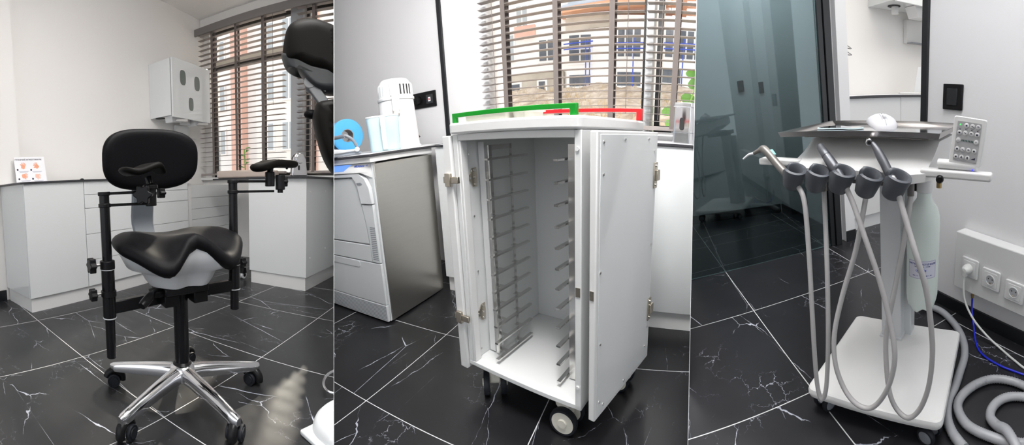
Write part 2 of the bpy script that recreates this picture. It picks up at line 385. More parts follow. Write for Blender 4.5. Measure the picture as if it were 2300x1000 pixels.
window('window_2', 1.36, 4.0, 0.95, 2.72, 2.28, WIN, muls=(2.4,))
struct('trim_2', mb(WIN).box(1.22, 1.36, 0.02, 0.25, 0.92, 2.72), 'frame_grey', bev=0.004)

def blind(name, label, T, x0, x1, ztop, zbot, pitch, depth, tilt, tapes, cords, y=-0.045, valance=None, thick=0.0025):
    r = thing(name, label, 'window blind', 0, 0, 0, 0, 'taupe venetian blinds')
    q = mb(T); n = int((ztop-zbot)/pitch)
    for i in range(n):
        z = ztop-0.02-i*pitch; c, s_ = cos(tilt)*depth/2, sin(tilt)*depth/2
        q.prism([(x0, y-c, z-s_-thick/2), (x0, y-c, z-s_+thick/2), (x0, y+c, z+s_+thick/2), (x0, y+c, z+s_-thick/2)], (x1-x0, 0, 0))
    q.build('slats', 'blind', r)
    mb(T).box(x0, x1, y-0.025, y+0.025, zbot-0.025, zbot).build('bottom_rail', 'blind', r, bev=0.003)
    for t in tapes:
        mb(T).box(t-0.016, t+0.016, y-depth/2-0.004, y-depth/2-0.002, zbot-0.01, ztop).build('ladder_tape', 'tape', r)
        mb(T).box(t-0.016, t+0.016, y+depth/2+0.002, y+depth/2+0.004, zbot-0.01, ztop).build('ladder_tape', 'tape', r)
    for t, zl in cords: mb(T).cyl((t, y-depth/2-0.01, ztop), (t, y-depth/2-0.01, zl), 0.002, n=6).build('cord', 'tape', r)
    if valance: mb(T).box(x0-0.02, x1+0.02, y-0.05, y+0.04, valance[0], valance[1]).build('valance', 'valance', r, bev=0.003)
    return r
TI = 0.0
blind('venetian_blind', 'taupe wooden venetian blind over the left window, under a long grey valance', WIN, 0.03, 1.19, 2.66, 1.0, 0.0575, 0.052, TI, (0.24, 0.58, 0.93), ((1.06, 1.7),), valance=None)
blind('venetian_blind', 'taupe wooden venetian blind behind the black dental headrest', WIN, 1.33, 3.6, 2.66, 1.0, 0.0575, 0.052, TI, (1.52, 1.93, 2.6), ((1.45, 1.6),))
v = mb(WIN).box(-0.01, 3.7, -0.12, -0.10, 2.625, 2.705).build('blind_valance', 'valance', None, bev=0.003)
tag(v, 'long grey valance board above the blinds, just under the ceiling', 'valance')

# ---- base cabinets along the back wall
H = 0.925
def fronts(parent, T, x0, x1, zs, y=-0.018, name='drawer', m='gloss_white'):
    for a, b in zip(zs, zs[1:]):
        mb(T).box(x0+0.0015, x1-0.0015, y, y+0.017, min(a, b)+0.0015, max(a, b)-0.0015).build(name, m, parent, bev=0.001)
c = thing('base_cabinet', 'white base cabinet with one plain door, at the left end of the counter', 'cabinet')
mb(RUN).box(0.0, 0.504, 0, 0.415, 0.105, H-0.001).build('cabinet_body', 'gloss_white', c, bev=0.001)
fronts(c, RUN, 0.0, 0.505, (0.105, H), name='door')
mb(RUN).box(0.012, 0.504, 0.0, 0.40, 0, 0.104).build('plinth', 'white', c)
c = thing('drawer_cabinet', 'white cabinet with five drawers behind the saddle chair', 'cabinet')
mb(RUN).box(0.506, 1.735, 0, 0.45, 0.105, H-0.001).build('cabinet_body', 'gloss_white', c)
fronts(c, RUN, 0.507, 1.735, (H, 0.82, 0.715, 0.515, 0.31, 0.105))
mb(RUN).box(0.506, 1.735, 0.0, 0.43, 0, 0.104).build('plinth', 'white', c)
t = thing('countertop', 'thin white counter with a dark edge along the back wall', 'countertop')
mb(RUN).box(-0.03, 1.78, -0.035, 0.416, H, H+0.012).build('slab', 'edge', t)
mb(RUN).box(-0.03, 1.78, -0.0, 0.416, H+0.012, H+0.013).build('surface', 'top', t)
d = mb(RUN).lathe([(0.016, 0), (0.016, 0.004), (0.010, 0.009), (0, 0.010)], (0.52, 0.02, H+0.013)).build('cable_cap', 'black', None); tag(d, 'small black round cap on the dark counter edge', 'cap')
# knee-space panel and the drawers under the window counter
p = mb(RUN).box(1.79, 1.835, 0.02, 0.495, 0, 0.88).build('support_panel', 'white', None, bev=0.002); tag(p, 'narrow white upright panel left of the far drawers', 'panel')
c = thing('drawer_cabinet', 'far drawer cabinet with thin grey gaps between its drawers, beyond the right arm post', 'cabinet')
mb(RUN).box(1.86, 2.6, 0.07, 0.495, 0.08, 0.86).build('cabinet_body', 'gloss_white', c)
fronts(c, RUN, 1.86, 2.6, (0.855, 0.73, 0.615, 0.505, 0.39, 0.2), y=0.05)
mb(RUN).box(1.86, 2.6, 0.09, 0.495, 0, 0.079).build('plinth', 'white', c)
# cabinet under the window: front faces left, end faces the viewer
c = thing('window_cabinet', 'large plain white cabinet under the window, its end striped with light', 'cabinet')
mb().box(2.61, 3.36, 1.38, 1.94, 0.11, 0.905).build('cabinet_body', 'gloss_white', c, bev=0.001)
mb().box(2.59, 2.609, 1.378, 1.94, 0.11, 0.905).build('front_panel', 'pale_front', c, bev=0.001) if 'pale_front' in M else mb().box(2.59, 2.609, 1.378, 1.94, 0.11, 0.905).build('front_panel', 'gloss_white', c, bev=0.001)
mb().box(2.60, 3.36, 1.39, 1.93, 0, 0.11).build('plinth', 'white', c)
for (y, z) in ((2.66, 0.80), (2.95, 0.80), (2.66, 0.26), (2.95, 0.30)):
    mb().cyl((y, 1.380, z), (y, 1.377, z), 0.007, n=10).build('screw_cap', 'white', c)
t = mb().prism([(x, y, 0.9065) for x, y in ((2.565, 1.355), (3.30, 1.355), (3.30, 2.60), (2.86, 2.60), (2.86, 1.955), (2.565, 1.955))], (0, 0, 0.0155)).build('window_counter', ['edge'], None, bev=0.001); tag(t, 'dark-edged counter below the window blinds', 'countertop')

# ---- things on the counters
ps = thing('hand_hygiene_poster', 'white sheet with four drawings of hands, on the left end of the counter', 'poster')
PT = RUN @ Matrix.Translation((0.115, 0.34, H+0.014)) @ Matrix.Rotation(radians(-9), 4, 'X')
mb(PT).box(0, 0.275, 0, 0.002, 0, 0.215).build('sheet', 'paper', ps)
pm = lambda x0, z0: (lambda x, y, z: (x0+x, -0.0006-z, z0+y))
mb(PT).text('ГІГІЄНІЧНОЇ АНТИСЕПТИКИ РУК', 0.0145, pm(0.128, 0.192), bold=True).build('heading', 'ink', ps)
def hand(cx, cz, ang, flip=1):
    q = mb(PT @ Matrix.Translation((cx, -0.001, cz)) @ Matrix.Rotation(radians(ang), 4, 'Y'))
    q.prism([(x, 0, z) for x, z in rrect(-0.016, 0.016, -0.022, 0.010, 0.008)], (0, -0.0006, 0))
    for i, (fx, L, a) in enumerate(((-0.012, 0.020, -14), (-0.004, 0.025, -4), (0.005, 0.024, 5), (0.013, 0.019, 15))):
        a = radians(a); q.prism([(fx+sin(a)*t+cos(a)*u, 0, 0.006+cos(a)*t-sin(a)*u) for t, u in ((0, -0.0036), (0, 0.0036), (L*0.9, 0.003), (L, 0), (L*0.9, -0.003))], (0, -0.0007, 0))
    q.prism([(flip*x, 0, z) for x, z in ((0.012, -0.012), (0.030, 0.006), (0.026, 0.010), (0.010, 0.0))], (0, -0.0008, 0))
    return q
for cx, cz, a, m, fl in ((0.075, 0.140, 20, 'skin_ink', -1), (0.195, 0.140, -40, 'skin_ink', -1), (0.075, 0.060, 80, 'skin_ink', 1), (0.195, 0.055, 95, 'skin_ink_pale', 1)):
    hand(cx, cz, a, fl).build('hand_drawing', m, ps)
for cx, cz in ((0.022, 0.112), (0.142, 0.108), (0.026, 0.036), (0.148, 0.034)):
    mb(PT).cyl((cx, -0.0003, cz), (cx, -0.001, cz), 0.008, n=20).build('number_dot', 'ink', ps)
for cx, cz in ((0.075, 0.098), (0.195, 0.095), (0.080, 0.022), (0.198, 0.018)):
    for k, wd in ((0, 0.045), (1, 0.036)): mb(PT).box(cx-wd, cx+wd, -0.0008, -0.0003, cz-k*0.007-0.0015, cz-k*0.007+0.0015).build('caption_line', 'ink_grey', ps)
# wrapped slab
pk = thing('wrapped_slab', 'flat beige wrapped pack lying on the far counter by the window', 'pack')
PK = frame(3.20, 2.02, 98) @ Matrix.Translation((0, 0, 0.9225))
mb(PK).box(0, 0.56, -0.02, 0.28, 0, 0.075).build('pack', 'beige', pk, bev=0.018, seg=3)
mb(PK).box(0.54, 0.564, -0.01, 0.27, 0.004, 0.07).build('clear_end', 'paper', pk, bev=0.01)
mb(PK).box(0.562, 0.5655, 0.18, 0.215, 0.02, 0.055).build('logo_mark', 'ink', pk)
# chrome dispenser behind the right arm pad
ds = thing('tape_dispenser', 'small chrome dispenser standing on the window counter behind the right arm pad', 'dispenser')
DS = Matrix.Translation((2.72, 1.52, 0.9225)) @ Matrix.Rotation(radians(-42), 4, 'Z')
mb(DS).prism([(-0.07, -0.03, 0), (0.07, -0.03, 0), (0.055, -0.03, 0.14), (0.03, -0.03, 0.185), (-0.03, -0.03, 0.19), (-0.055, -0.03, 0.15)], (0, 0.06, 0)).build('housing', 'chrome', ds, bev=0.012, seg=3)
mb(DS).cyl((0, -0.036, 0.14), (0, 0.036, 0.14), 0.036).build('drum', 'chrome', ds, bev=0.004)
mb(DS).prism([(-0.008+x, -0.0315, z+0.07) for x, z in rrect(-0.007, 0.007, -0.02, 0.02, 0.0065)], (0, -0.002, 0)).build('slot', 'dark_hole', ds)

# ---- wall dispenser cabinet
W = RUN
dc = thing('wall_dispenser_cabinet', 'glossy white wall cabinet with three oval windows and dispensers below', 'wall cabinet')
X0, X1, YF, Z0, Z1 = 1.765, 2.385, 0.17, 1.575, 2.135
mb(W).box(X0, X1, YF+0.03, 0.499, Z0, Z1).build('cabinet_body', 'gloss_white', dc, bev=0.002)
mb(W).box(X0+0.01, X1-0.01, YF+0.019, YF+0.03, Z0+0.01, Z1-0.01).build('seal', 'black', dc)
q = mb(W); q.box(X0, X1+0.015, YF, YF+0.019, Z0-0.02, Z1+0.005); dr = q.build('door', 'gloss_white', dc, bev=0.002)
for x, z, rx, rz in ((1.93, 1.965, 0.047, 0.075), (2.165, 1.945, 0.047, 0.075), (2.055, 1.715, 0.040, 0.068)):
    mb(W).prism([(x+a*1.14, YF-0.0012, z+b*1.09) for a, b in oval(rx, rz, 40, 3)], (0, 0.003, 0)).build('oval_rim', 'white', dr)
    mb(W).prism([(x+a, YF-0.002, z+b) for a, b in oval(rx, rz, 40, 3)], (0, 0.003, 0)).build('oval_window', 'oval', dr)
for x in (1.84, 2.20):
    q = mb(W); q.prism([(x-0.05, YF+0.04, Z0), (x+0.05, YF+0.04, Z0), (x+0.02, YF+0.06, Z0-0.06), (x-0.02, YF+0.06, Z0-0.06)], (0, 0.10, 0)); sp = q.build('spout', 'grey_white', dc, bev=0.004)
    mb(W).bar((x+0.02, YF+0.10, Z0-0.035), (x+0.16, YF+0.02, Z0-0.035), 0.07, 0.03).build('tray_lip', 'steel', sp, bev=0.003)
mb(W).lathe([(0.05, 0), (0.05, 0.004), (0.0, 0.004)], (1.815, 0.40, Z0-0.004)).build('round_outlet', 'dark_hole', dc)
mb(W).cyl((1.93, 0.33, Z0), (1.93, 0.33, Z0-0.03), 0.012).build('knob', 'black', dc)
mb(W).cyl((2.10, 0.30, Z0), (2.10, 0.30, Z0-0.05), 0.055).build('outlet_cup', 'grey_white', dc)
wb = thing('wall_bracket', 'small glossy white bracket on the wall under the dispenser cabinet', 'bracket')
mb(W).box(2.13, 2.36, 0.46, 0.499, 1.40, 1.545).build('plate', 'gloss_white', wb, bev=0.003)
mb(W).box(2.13, 2.40, 0.38, 0.465, 1.395, 1.402).build('shelf', 'clear', wb)
mb(W).prism([(2.24+x, 0.459, 1.435+z) for x, z in rrect(-0.012, 0.012, -0.03, 0.03, 0.011)], (0, -0.002, 0)).build('slot', 'mid_grey', wb)

# ---- caster of the stool behind
cs = thing('rolling_stand', 'small black-and-chrome caster stand behind the seat, beside the window cabinet', 'stand')
CS = Matrix.Translation((2.66, 2.07, 0))
for dy in (-0.012, 0.012): mb(CS).cyl((0, dy-0.008, 0.035), (0, dy+0.008, 0.035), 0.035).build('wheel', 'grey_white', cs, bev=0.003)
mb(CS).cyl((0, -0.024, 0.035), (0, 0.024, 0.035), 0.016).build('hub', 'black', cs)
mb(CS).prism([(-0.03, -0.026, 0.05), (0.03, -0.026, 0.05), (0.02, -0.026, 0.10), (-0.02, -0.026, 0.10)], (0, 0.052, 0)).build('fork', 'black', cs, bev=0.004)
mb(CS).tube([(0, 0, 0.09), (-0.02, 0.02, 0.12), (-0.14, 0.12, 0.14)], 0.018).build('foot', 'black', cs)

# ---- the saddle chair
ch = thing('saddle_chair', 'black saddle-seat chair on a polished five-star base, with two arm supports', 'chair', 0.963, 1.06, 0, radians(-19.1))
mb().lathe([(0.052, 0.095), (0.052, 0.13), (0.046, 0.150), (0.034, 0.158), (0.0, 0.158)]).build('base_hub', 'chrome', ch, bev=0.003)
base = mb()
def caster(parent, x, y, ang, r=0.028):
    T = Matrix.Translation((x, y, 0)) @ Matrix.Rotation(ang, 4, 'Z')
    c_ = mb(T); c_.lathe([(0.008, 0.05), (0.008, 0.085), (0.0, 0.085)]); c_.tube([(0.034*cos(t)+0.006, 0, 0.030+0.034*sin(t)) for t in [radians(a) for a in range(15, 200, 18)]], 0.017, 10, 2)
    ho = c_.build('caster', 'black', parent)
    for s_ in (-1, 1):
        wq = mb(T).lathe([(0, -0.009), (r*0.62, -0.009), (r*0.66, -0.006), (r*0.95, -0.007), (r, -0.003), (r, 0.003), (r*0.95, 0.007), (r*0.66, 0.006), (r*0.62, 0.010), (0, 0.010)], (0.010, s_*0.021, r), (0, s_, 0))
        wq.build('wheel', 'tyre', ho)
for k, (a, ca) in enumerate(((207, 40), (279, 40), (351, 110), (63, 20), (135, 170))):
    a = radians(a); dx, dy = cos(a), sin(a); px_, py_ = -dy, dx
    R = []
    for t, wd, zt, zb in ((0.03, 0.030, 0.150, 0.095), (0.08, 0.026, 0.146, 0.095), (0.16, 0.023, 0.134, 0.086), (0.25, 0.020, 0.116, 0.074), (0.30, 0.019, 0.104, 0.068), (0.325, 0.017, 0.098, 0.064), (0.338, 0.010, 0.092, 0.066)):
        h_ = zt-zb
        R.append([(dx*t+px_*u*wd, dy*t+py_*u*wd, zb+h_*v_) for u, v_ in ((-0.95, 0), (-1, 0.35), (-0.92, 0.70), (-0.62, 0.93), (-0.30, 1.0), (0.30, 1.0), (0.62, 0.93), (0.92, 0.70), (1, 0.35), (0.95, 0))])
    arm = mb().rings(R).build('base_arm', 'chrome', ch, ang=55)
    caster(arm, dx*0.315, dy*0.315, radians(ca))
mb().lathe([(0.0, 0.085), (0.034, 0.085), (0.034, 0.10), (0, 0.10)]).build('hub_cap', 'black', ch)
mb().cyl((0, 0, 0.15), (0, 0, 0.47), 0.029).build('gas_column', 'black_metal', ch, bev=0.003)
mb().lathe([(0.038, 0.15), (0.038, 0.156), (0.030, 0.165), (0.0, 0.165)]).build('column_collar', 'black', ch)
# mechanism and cross bar
mb().box(-0.09, 0.09, -0.075, 0.085, 0.455, 0.485).build('mechanism_plate', 'black_metal', ch, bev=0.005)
mb().bar((-0.292, -0.01, 0.425), (-0.02, 0.012, 0.437), 0.03, 0.046).build('arm_cross_bar', 'black_metal', ch, bev=0.003)
mb().bar((0.02, 0.012, 0.437), (0.25, -0.005, 0.440), 0.03, 0.046).build('arm_cross_bar', 'black_metal', ch, bev=0.003)
for x in (-0.055, 0.065):
    mb().box(x-0.03, x+0.03, -0.055, 0.0, 0.408, 0.452).build('clamp_block', 'black', ch, bev=0.004)
    mb().ball((x-0.012, -0.045, 0.463), 0.011).build('chrome_bolt', 'chrome', ch)
mb().tube([(-0.08, -0.03, 0.475), (-0.12, -0.05, 0.480), (-0.145, -0.07, 0.470), (-0.19, -0.10, 0.445)], 0.01, 10, 6, rfun=lambda t, i: 0.007+0.010*sstep(0.45, 0.75, t)*(1-0.3*sstep(0.9, 1, t))).build('height_lever', 'black', ch)
mb().lathe([(0.0, -0.012), (0.030, -0.012), (0.033, 0), (0.030, 0.012), (0, 0.012)], (-0.105, -0.02, 0.462)).build('tilt_knob', 'black', ch)
# seat
def gl(x): return sstep(0.0, 0.122, abs(x))
def seat_top(x, y):
    fr = sstep(0.11, -0.22, y)
    return 0.676 + 0.022*(1-gl(x))*fr - 0.066*gl(x)*fr**1.4*(1-0.62*sstep(0.12, 0.25, abs(x))) + 0.008*sstep(0.05, 0.2, abs(x))*(1-fr) - 0.012*(1-gl(x*0.8))*(1-fr)
def seat_outline(k, cy=0.0):
    out = []
    for x, y in oval(0.256, 0.215, 72, 2.5):
        if y < 0: y *= 0.80+0.25*gl(x)-0.26*sstep(0.13, 0.256, abs(x))
        out.append((x*k, y*k+cy))
    return out
mb().pillow(seat_outline(1), (0, 0.0), seat_top, 0.062, 0.18, inner=10, edge=8).build('seat', 'leather', ch, ang=80)
R = []
for k, z, f_ in ((0.93, None, 0), (0.90, 0.600, 0.75), (0.80, 0.560, 1), (0.62, 0.545, 1), (0.58, 0.535, 1), (0.52, 0.505, 1), (0.47, 0.488, 1), (0.2, 0.486, 1)):
    row = []
    for x, y in seat_outline(k):
        zz = seat_top(x, y)-0.045
        if z is not None: zz = zz*(1-f_)+min(z, zz-0.004)*f_
        row.append((x, y, zz))
    R.append(row)
mb().rings(R).build('seat_shell', 'grey_white', ch, ang=50)
# backrest
def back_mp(x, y, z): return (x-0.022, 0.262-0.04*(x/0.2)**2 + z - 0.10*(y), 0.978+y)
mb().pillow(oval(0.218, 0.132, 64, 2.9), (0, 0), lambda x, y: 0.03, 0.062, 0.22, mp=back_mp, inner=8, edge=8).build('backrest', 'leather', ch, ang=80)
R = []
for t in range(13):
    u = t/12; z = 0.52+0.42*u; y = 0.14+0.16*sstep(0, 0.5, u)+0.02*sin(u*pi*2.2); wd = 0.047-0.006*cos(u*6)
    R.append([(-0.05-wd, y, z), (-0.05-wd+0.008, y-0.010, z), (-0.05+wd-0.008, y-0.010, z), (-0.05+wd, y, z), (-0.05+wd-0.01, y+0.012, z), (-0.05-wd+0.01, y+0.012, z)])
mb().rings(R).build('back_support', 'strap', ch, ang=30)
mb().box(-0.10, 0.0, 0.10, 0.16, 0.50, 0.53).build('back_hinge', 'black', ch, bev=0.004)
# arm posts
def star_knob(parent, c, ax, r, n=6, dep=0.024, name='star_knob'):
    qv = Vector(ax).normalized().to_track_quat('Z', 'Y'); pts = []
    for i in range(48):
        t = 2*pi*i/48; rr = r*(0.86+0.14*cos(n*t)); pts.append(Vector(c)+qv @ Vector((rr*cos(t), rr*sin(t), 0)))
    return mb().prism(pts, qv @ Vector((0, 0, dep))).build(name, 'black', parent, bev=0.003)
def armpost(x, y, z0, zs0, zs1, z1):
    p_ = mb().cyl((x, y, z0), (x, y, z1), 0.0185).build('arm_post', 'black_metal', ch, bev=0.003)
    mb().cyl((x, y, zs0), (x, y, zs1), 0.0245).build('sleeve', 'black_metal', p_, bev=0.002)
    mb().lathe([(0.0275, zs1-0.002), (0.0275, zs1+0.028), (0.02, zs1+0.030)], (x, y, 0)).build('clamp_ring', 'black', p_, bev=0.002)
    mb().cyl((x, y, zs1-0.004), (x, y, zs1-0.001), 0.0265).build('washer', 'grey_white', p_)
    mb().cyl((x, y, zs0-0.003), (x, y, zs0), 0.0255).build('washer', 'grey_white', p_)
    return p_
pl = armpost(-0.286, -0.01, 0.236, 0.39, 0.572, 0.842)
mb().lathe([(0.0285, 0.470), (0.0285, 0.490), (0.02, 0.492)], (-0.286, -0.01, 0)).build('clamp_ring', 'black', pl)
for z, r in ((0.588, 0.030), (0.481, 0.024)):
    mb().cyl((-0.31, -0.01, z), (-0.335, -0.015, z), 0.006).build('knob_stem', 'steel', pl); star_knob(pl, (-0.333, -0.015, z), (-1, -0.15, 0), r)
pr = armpost(0.246, -0.005, 0.335, 0.425, 0.530, 0.872)
star_knob(pr, (0.28, 0.0, 0.53), (1, 0.1, 0), 0.022)
def swivel(x0, y0, z1, x1, y1, post):
    for dz in (0, -0.042):
        mb().bar((x0, y0, z1+dz), (x1, y1, z1+dz), 0.012, 0.010).build('link_bar', 'black_metal', ch)
        mb().cyl((x0, y0, z1+dz-0.007), (x0, y0, z1+dz+0.007), 0.0225).build('link_collar', 'black', ch, bev=0.002)
swivel(-0.286, -0.01, 0.842, -0.125, -0.03, pl)
swivel(0.246, -0.005, 0.872, 0.438, -0.03, pr)
# left pad: seen end-on
lp = mb().cyl((-0.118, -0.03, 0.79), (-0.118, -0.03, 0.868), 0.021).build('arm_pivot', 'black', ch, bev=0.003)
mb().lathe([(0.028, 0), (0.028, 0.014), (0.02, 0.018)], (-0.118, -0.03, 0.852)).build('pivot_collar', 'black', lp, bev=0.002)
mb().cyl((-0.118, -0.03, 0.868), (-0.122, -0.02, 0.895), 0.012).build('pad_stem', 'black_metal', lp)
star_knob(lp, (-0.150, -0.055, 0.833), (-0.6, -0.8, 0), 0.036)
star_knob(lp, (-0.088, -0.03, 0.835), (1, 0.2, 0), 0.020)
def pad(name, cx, cy, z, L, Wd, ang, tf, th=0.022):
    c_, s_ = cos(ang), sin(ang)
    return mb().pillow(oval(L, Wd, 48, 2.6), (0, 0), tf, th, 0.22, mp=lambda x, y, zz: (cx+x*c_-y*s_, cy+x*s_+y*c_, z+zz), inner=7, edge=6).build(name, 'brown_leather', ch, ang=80)
pad('arm_pad', -0.150, -0.045, 0.912, 0.086, 0.062, radians(10), lambda x, y: 0.012+0.022*sstep(-0.045, 0.045, x)-0.025*sstep(0.045, 0.085, x)-0.012*sstep(-0.02, -0.086, x)*0+0.010*sstep(-0.04, -0.086, x), 0.024)
rp = mb().cyl((0.418, -0.03, 0.850), (0.418, -0.03, 0.912), 0.021).build('arm_pivot', 'black', ch, bev=0.003)
mb().cyl((0.418, -0.03, 0.91), (0.425, -0.03, 0.942), 0.013).build('pad_stem', 'black_metal', rp)
mb().cyl((0.463, -0.045, 0.835), (0.463, -0.045, 0.900), 0.021).build('pivot_barrel', 'black', rp, bev=0.003)
star_knob(rp, (0.475, -0.04, 0.872), (0.9, -0.4, 0), 0.026)
mb().cyl((0.463, -0.045, 0.822), (0.463, -0.045, 0.836), 0.012).build('pivot_nut', 'black_metal', rp)
rpad = pad('arm_pad', 0.447, -0.03, 0.948, 0.135, 0.05, radians(8), lambda x, y: -0.004+0.022*sstep(-0.10, -0.01, x)+0.010*(abs(y)/0.05)**2*sstep(-0.01, -0.1, x), 0.034)
for x in (0.37, 0.505): mb().ball((x, -0.04, 0.930), 0.006).build('pad_screw', 'black_metal', rpad)

# ---- the dental chair at the right edge of the bay
dx_ = thing('dental_chair', 'black padded dental chair headrest and back at the right edge of the left bay', 'dental chair')
P0 = Vector((1.735, 0.78, 0)); dirv = Vector((1.735, 0.78, 0)).normalized(); rt = Vector((dirv.y, -dirv.x, 0))
DC = Matrix(((rt.x, dirv.x, 0, P0.x), (rt.y, dirv.y, 0, P0.y), (0, 0, 1, 0), (0, 0, 0, 1)))
def px(u, v): return ((u-750)/840*1.9, 1.9*((v-400)/-840)*1.04+0.905)      # traced outline, metres at 1.9 m
hp = [px(*p) for p in ((641, 160), (644, 128), (652, 100), (672, 88), (705, 85), (735, 92), (775, 110), (805, 140), (812, 175), (795, 205), (765, 212), (735, 196), (700, 190), (665, 175), (648, 172))]
hp = [tuple(p)[:2] for p in curve([(x, z, 0) for x, z in hp], 4, True)]
mx = lambda x, y, z: (x, z, y)
c0 = px(725, 150)
T0 = MB(); T0.T = DC; T0.pillow(hp, c0, lambda x, y: 0.11, 0.22, 0.45, mp=mx, inner=6, edge=9).build('headrest_cushion', 'brown_leather', dx_, ang=80)
sp_ = [px(*p) for p in ((639, 150), (645, 176), (655, 182), (668, 176), (678, 190), (696, 210), (722, 228), (760, 232), (800, 222), (815, 190), (760, 190), (700, 178), (665, 160))]
sp_ = [tuple(p)[:2] for p in curve([(x, z, 0) for x, z in sp_], 3, True)]
T0 = MB(); T0.T = DC; T0.pillow(sp_, px(715, 198), lambda x, y: 0.085, 0.17, 0.3, mp=mx, inner=5, edge=7).build('headrest_shell', 'shell_dark', dx_, ang=80)
a1, a2 = px(702, 212), px(738, 262)
for yy in (-0.05, 0.05):
    T0 = MB(); T0.T = DC; T0.bar((a1[0], yy, a1[1]), (a2[0]+0.02, yy, a2[1]-0.02), 0.012, 0.045, up=(1, 0, 0.6)).build('headrest_link', 'cast_grey', dx_, bev=0.004)
    T0 = MB(); T0.T = DC; T0.cyl((a1[0], yy-0.009, a1[1]), (a1[0], yy+0.009, a1[1]), 0.030).build('link_joint', 'cast_grey', dx_, bev=0.003)
T0 = MB(); T0.T = DC; b1 = px(735, 222); T0.cyl((b1[0], -0.05, b1[1]), (b1[0], 0.05, b1[1]), 0.018).build('link_rod', 'steel', dx_)
bp = [px(*p) for p in ((722, 254), (712, 266), (707, 285), (712, 310), (722, 345), (735, 375), (752, 398), (790, 430), (860, 430), (860, 250), (790, 246))]
bp = [tuple(p)[:2] for p in curve([(x, z, 0) for x, z in bp], 3, True)]
T0 = MB(); T0.T = DC; T0.pillow(bp, px(790, 330), lambda x, y: 0.22, 0.44, 0.25, mp=mx, inner=5, edge=8).build('back_cushion', 'brown_leather', dx_, ang=80)
T0 = MB(); T0.T = DC; n1 = px(704, 274); T0.ball((n1[0], -0.02, n1[1]), 0.03, (1.2, 1.2, 0.75)).build('side_grip', 'leather', dx_)
# foot control and chrome loop on the floor by the partition
fc = thing('foot_control', 'white rounded foot control on the floor at the lower right of the left bay', 'foot control', 1.15, 0.43, 0, radians(-25))
q = mb(); q.pillow(oval(0.13, 0.12, 48, 2.6), (0, 0), lambda x, y: 0.085-0.9*(x*x+y*y), 0.10, 0.3, inner=6, edge=8); q.build('housing', 'grey_white', fc, ang=70)
mb().box(-0.15, -0.07, -0.10, 0.10, 0.0, 0.02).build('pedal', 'pale_grey', fc, bev=0.006)
q = mb()
for k in range(3): q.prism([(-0.09+0.03*k, -0.105-0.004*k, 0.030), (-0.066+0.03*k, -0.109-0.004*k, 0.030), (-0.078+0.03*k, -0.106-0.004*k, 0.062)], (0, -0.012, 0))
q.build('black_mark', 'ink', fc)
lo = MB().tube([(1.366+0.075*cos(t)*1.0-0.0, 0.575+0.055*sin(t), 0.045+0.012*sin(t+1)) for t in [2*pi*k/14 for k in range(14)]], 0.0055, 10, 4, closed=True).build('chrome_loop', 'chrome', None)
tag(lo, 'chrome wire loop lying near the white foot control', 'loop')

# ---- outdoors, beyond the left window
bd = thing('apartment_block', 'pale sunlit apartment block with pink brick strips, beyond the left window', 'building')
mb().box(14, 20, -1, 10.0, -1, 8.9).build('wall', 'facade', bd); mb().box(14.3, 20, 10.0, 20, -1, 9.1).build('wall', 'facade_white', bd)
for y0, y1 in ((10.7, 11.35), (6.9, 7.6)): mb().box(13.85, 14.3, y0, y1, -1, 8.95).build('brick_strip', 'brick', bd)
for i, y in enumerate((4.2, 5.4, 7.9, 9.0, 12.0, 13.2, 14.6)):
    for k, z in enumerate((0.2, 2.3, 4.4, 6.5)):
        xw = 13.99 if y < 10 else 14.29
        fr = mb().box(xw-0.05, xw+0.02, y, y+0.75, z, z+1.25).build('window', 'facade_white', bd)
        mb().box(xw-0.06, xw-0.04, y+0.07, y+0.34, z+0.07, z+1.18).box(xw-0.06, xw-0.04, y+0.41, y+0.68, z+0.07, z+1.18).build('pane', 'pane_pale', fr)
for z in (1.75, 3.85, 5.95): mb().box(13.2, 14.0, 3.9, 6.4, z, z+0.3).build('balcony', 'facade', bd)
gd = mb().box(4.6, 14.2, -2, 22, -1.2, -1.0).build('yard', 'grass', None); tag(gd, 'dry grass yard between the left window and the apartment block', 'yard', kind='structure')
pt = thing('window_plant', 'green plant tip outside the left window behind the pack', 'plant', 3.95, 3.0, 0.0)
mb().tube([(0, 0, -1.0), (0.02, 0.01, 0.5), (0.0, 0.02, 1.32)], 0.008).build('stem', 'weed', pt)
for k in range(7):
    a = k*2.1; z = 1.02+0.05*k
    mb().prism([(0, 0, z), (0.06*cos(a)-0.02*sin(a), 0.06*sin(a)+0.02*cos(a), z+0.03), (0.12*cos(a), 0.12*sin(a), z+0.02), (0.06*cos(a)+0.02*sin(a), 0.06*sin(a)-0.02*cos(a), z+0.03)], (0, 0, 0.003)).build('leaf', 'leaf', pt)
# ================================================================== MIDDLE BAY: tray trolley in front of the window counter
BAY = B2
RUN = frame(0.164, 1.828, -5.8)                     # the counter under the window: x to the right, y towards the window
struct('floor', mb().box(-4.0, 4.0, -1.6, 3.2, -0.06, 0), 'floor2')
struct('ceiling', mb().box(-4.0, 4.0, -1.0, 3.2, 2.5, 2.6), 'ceiling')
WX0, WX1 = -1.40, 3.0
q = mb(RUN); q.box(-3.5, WX0-0.06, 0.5, 0.75, 0, 2.6); q.box(WX0-0.06, WX1, 0.5, 0.75, 0, 1.03); q.box(WX0-0.06, WX1, 0.5, 0.75, 2.42, 2.6)
struct('wall_back', q, 'wall_cool')
struct('trim_3', mb(RUN).box(-1.868, -1.832, 0.485, 0.5, 0.5, 2.6), 'trim', bev=0.001)
struct('trim_4', mb(RUN).box(WX0-0.06, WX1, 0.46, 0.75, 1.03, 1.052), 'white')
window('window_3', -1.40, -0.385, 1.052, 2.42, 2.2, RUN, y=0.60)
window('window_4', -0.335, WX1, 1.052, 2.42, 2.2, RUN, y=0.60)
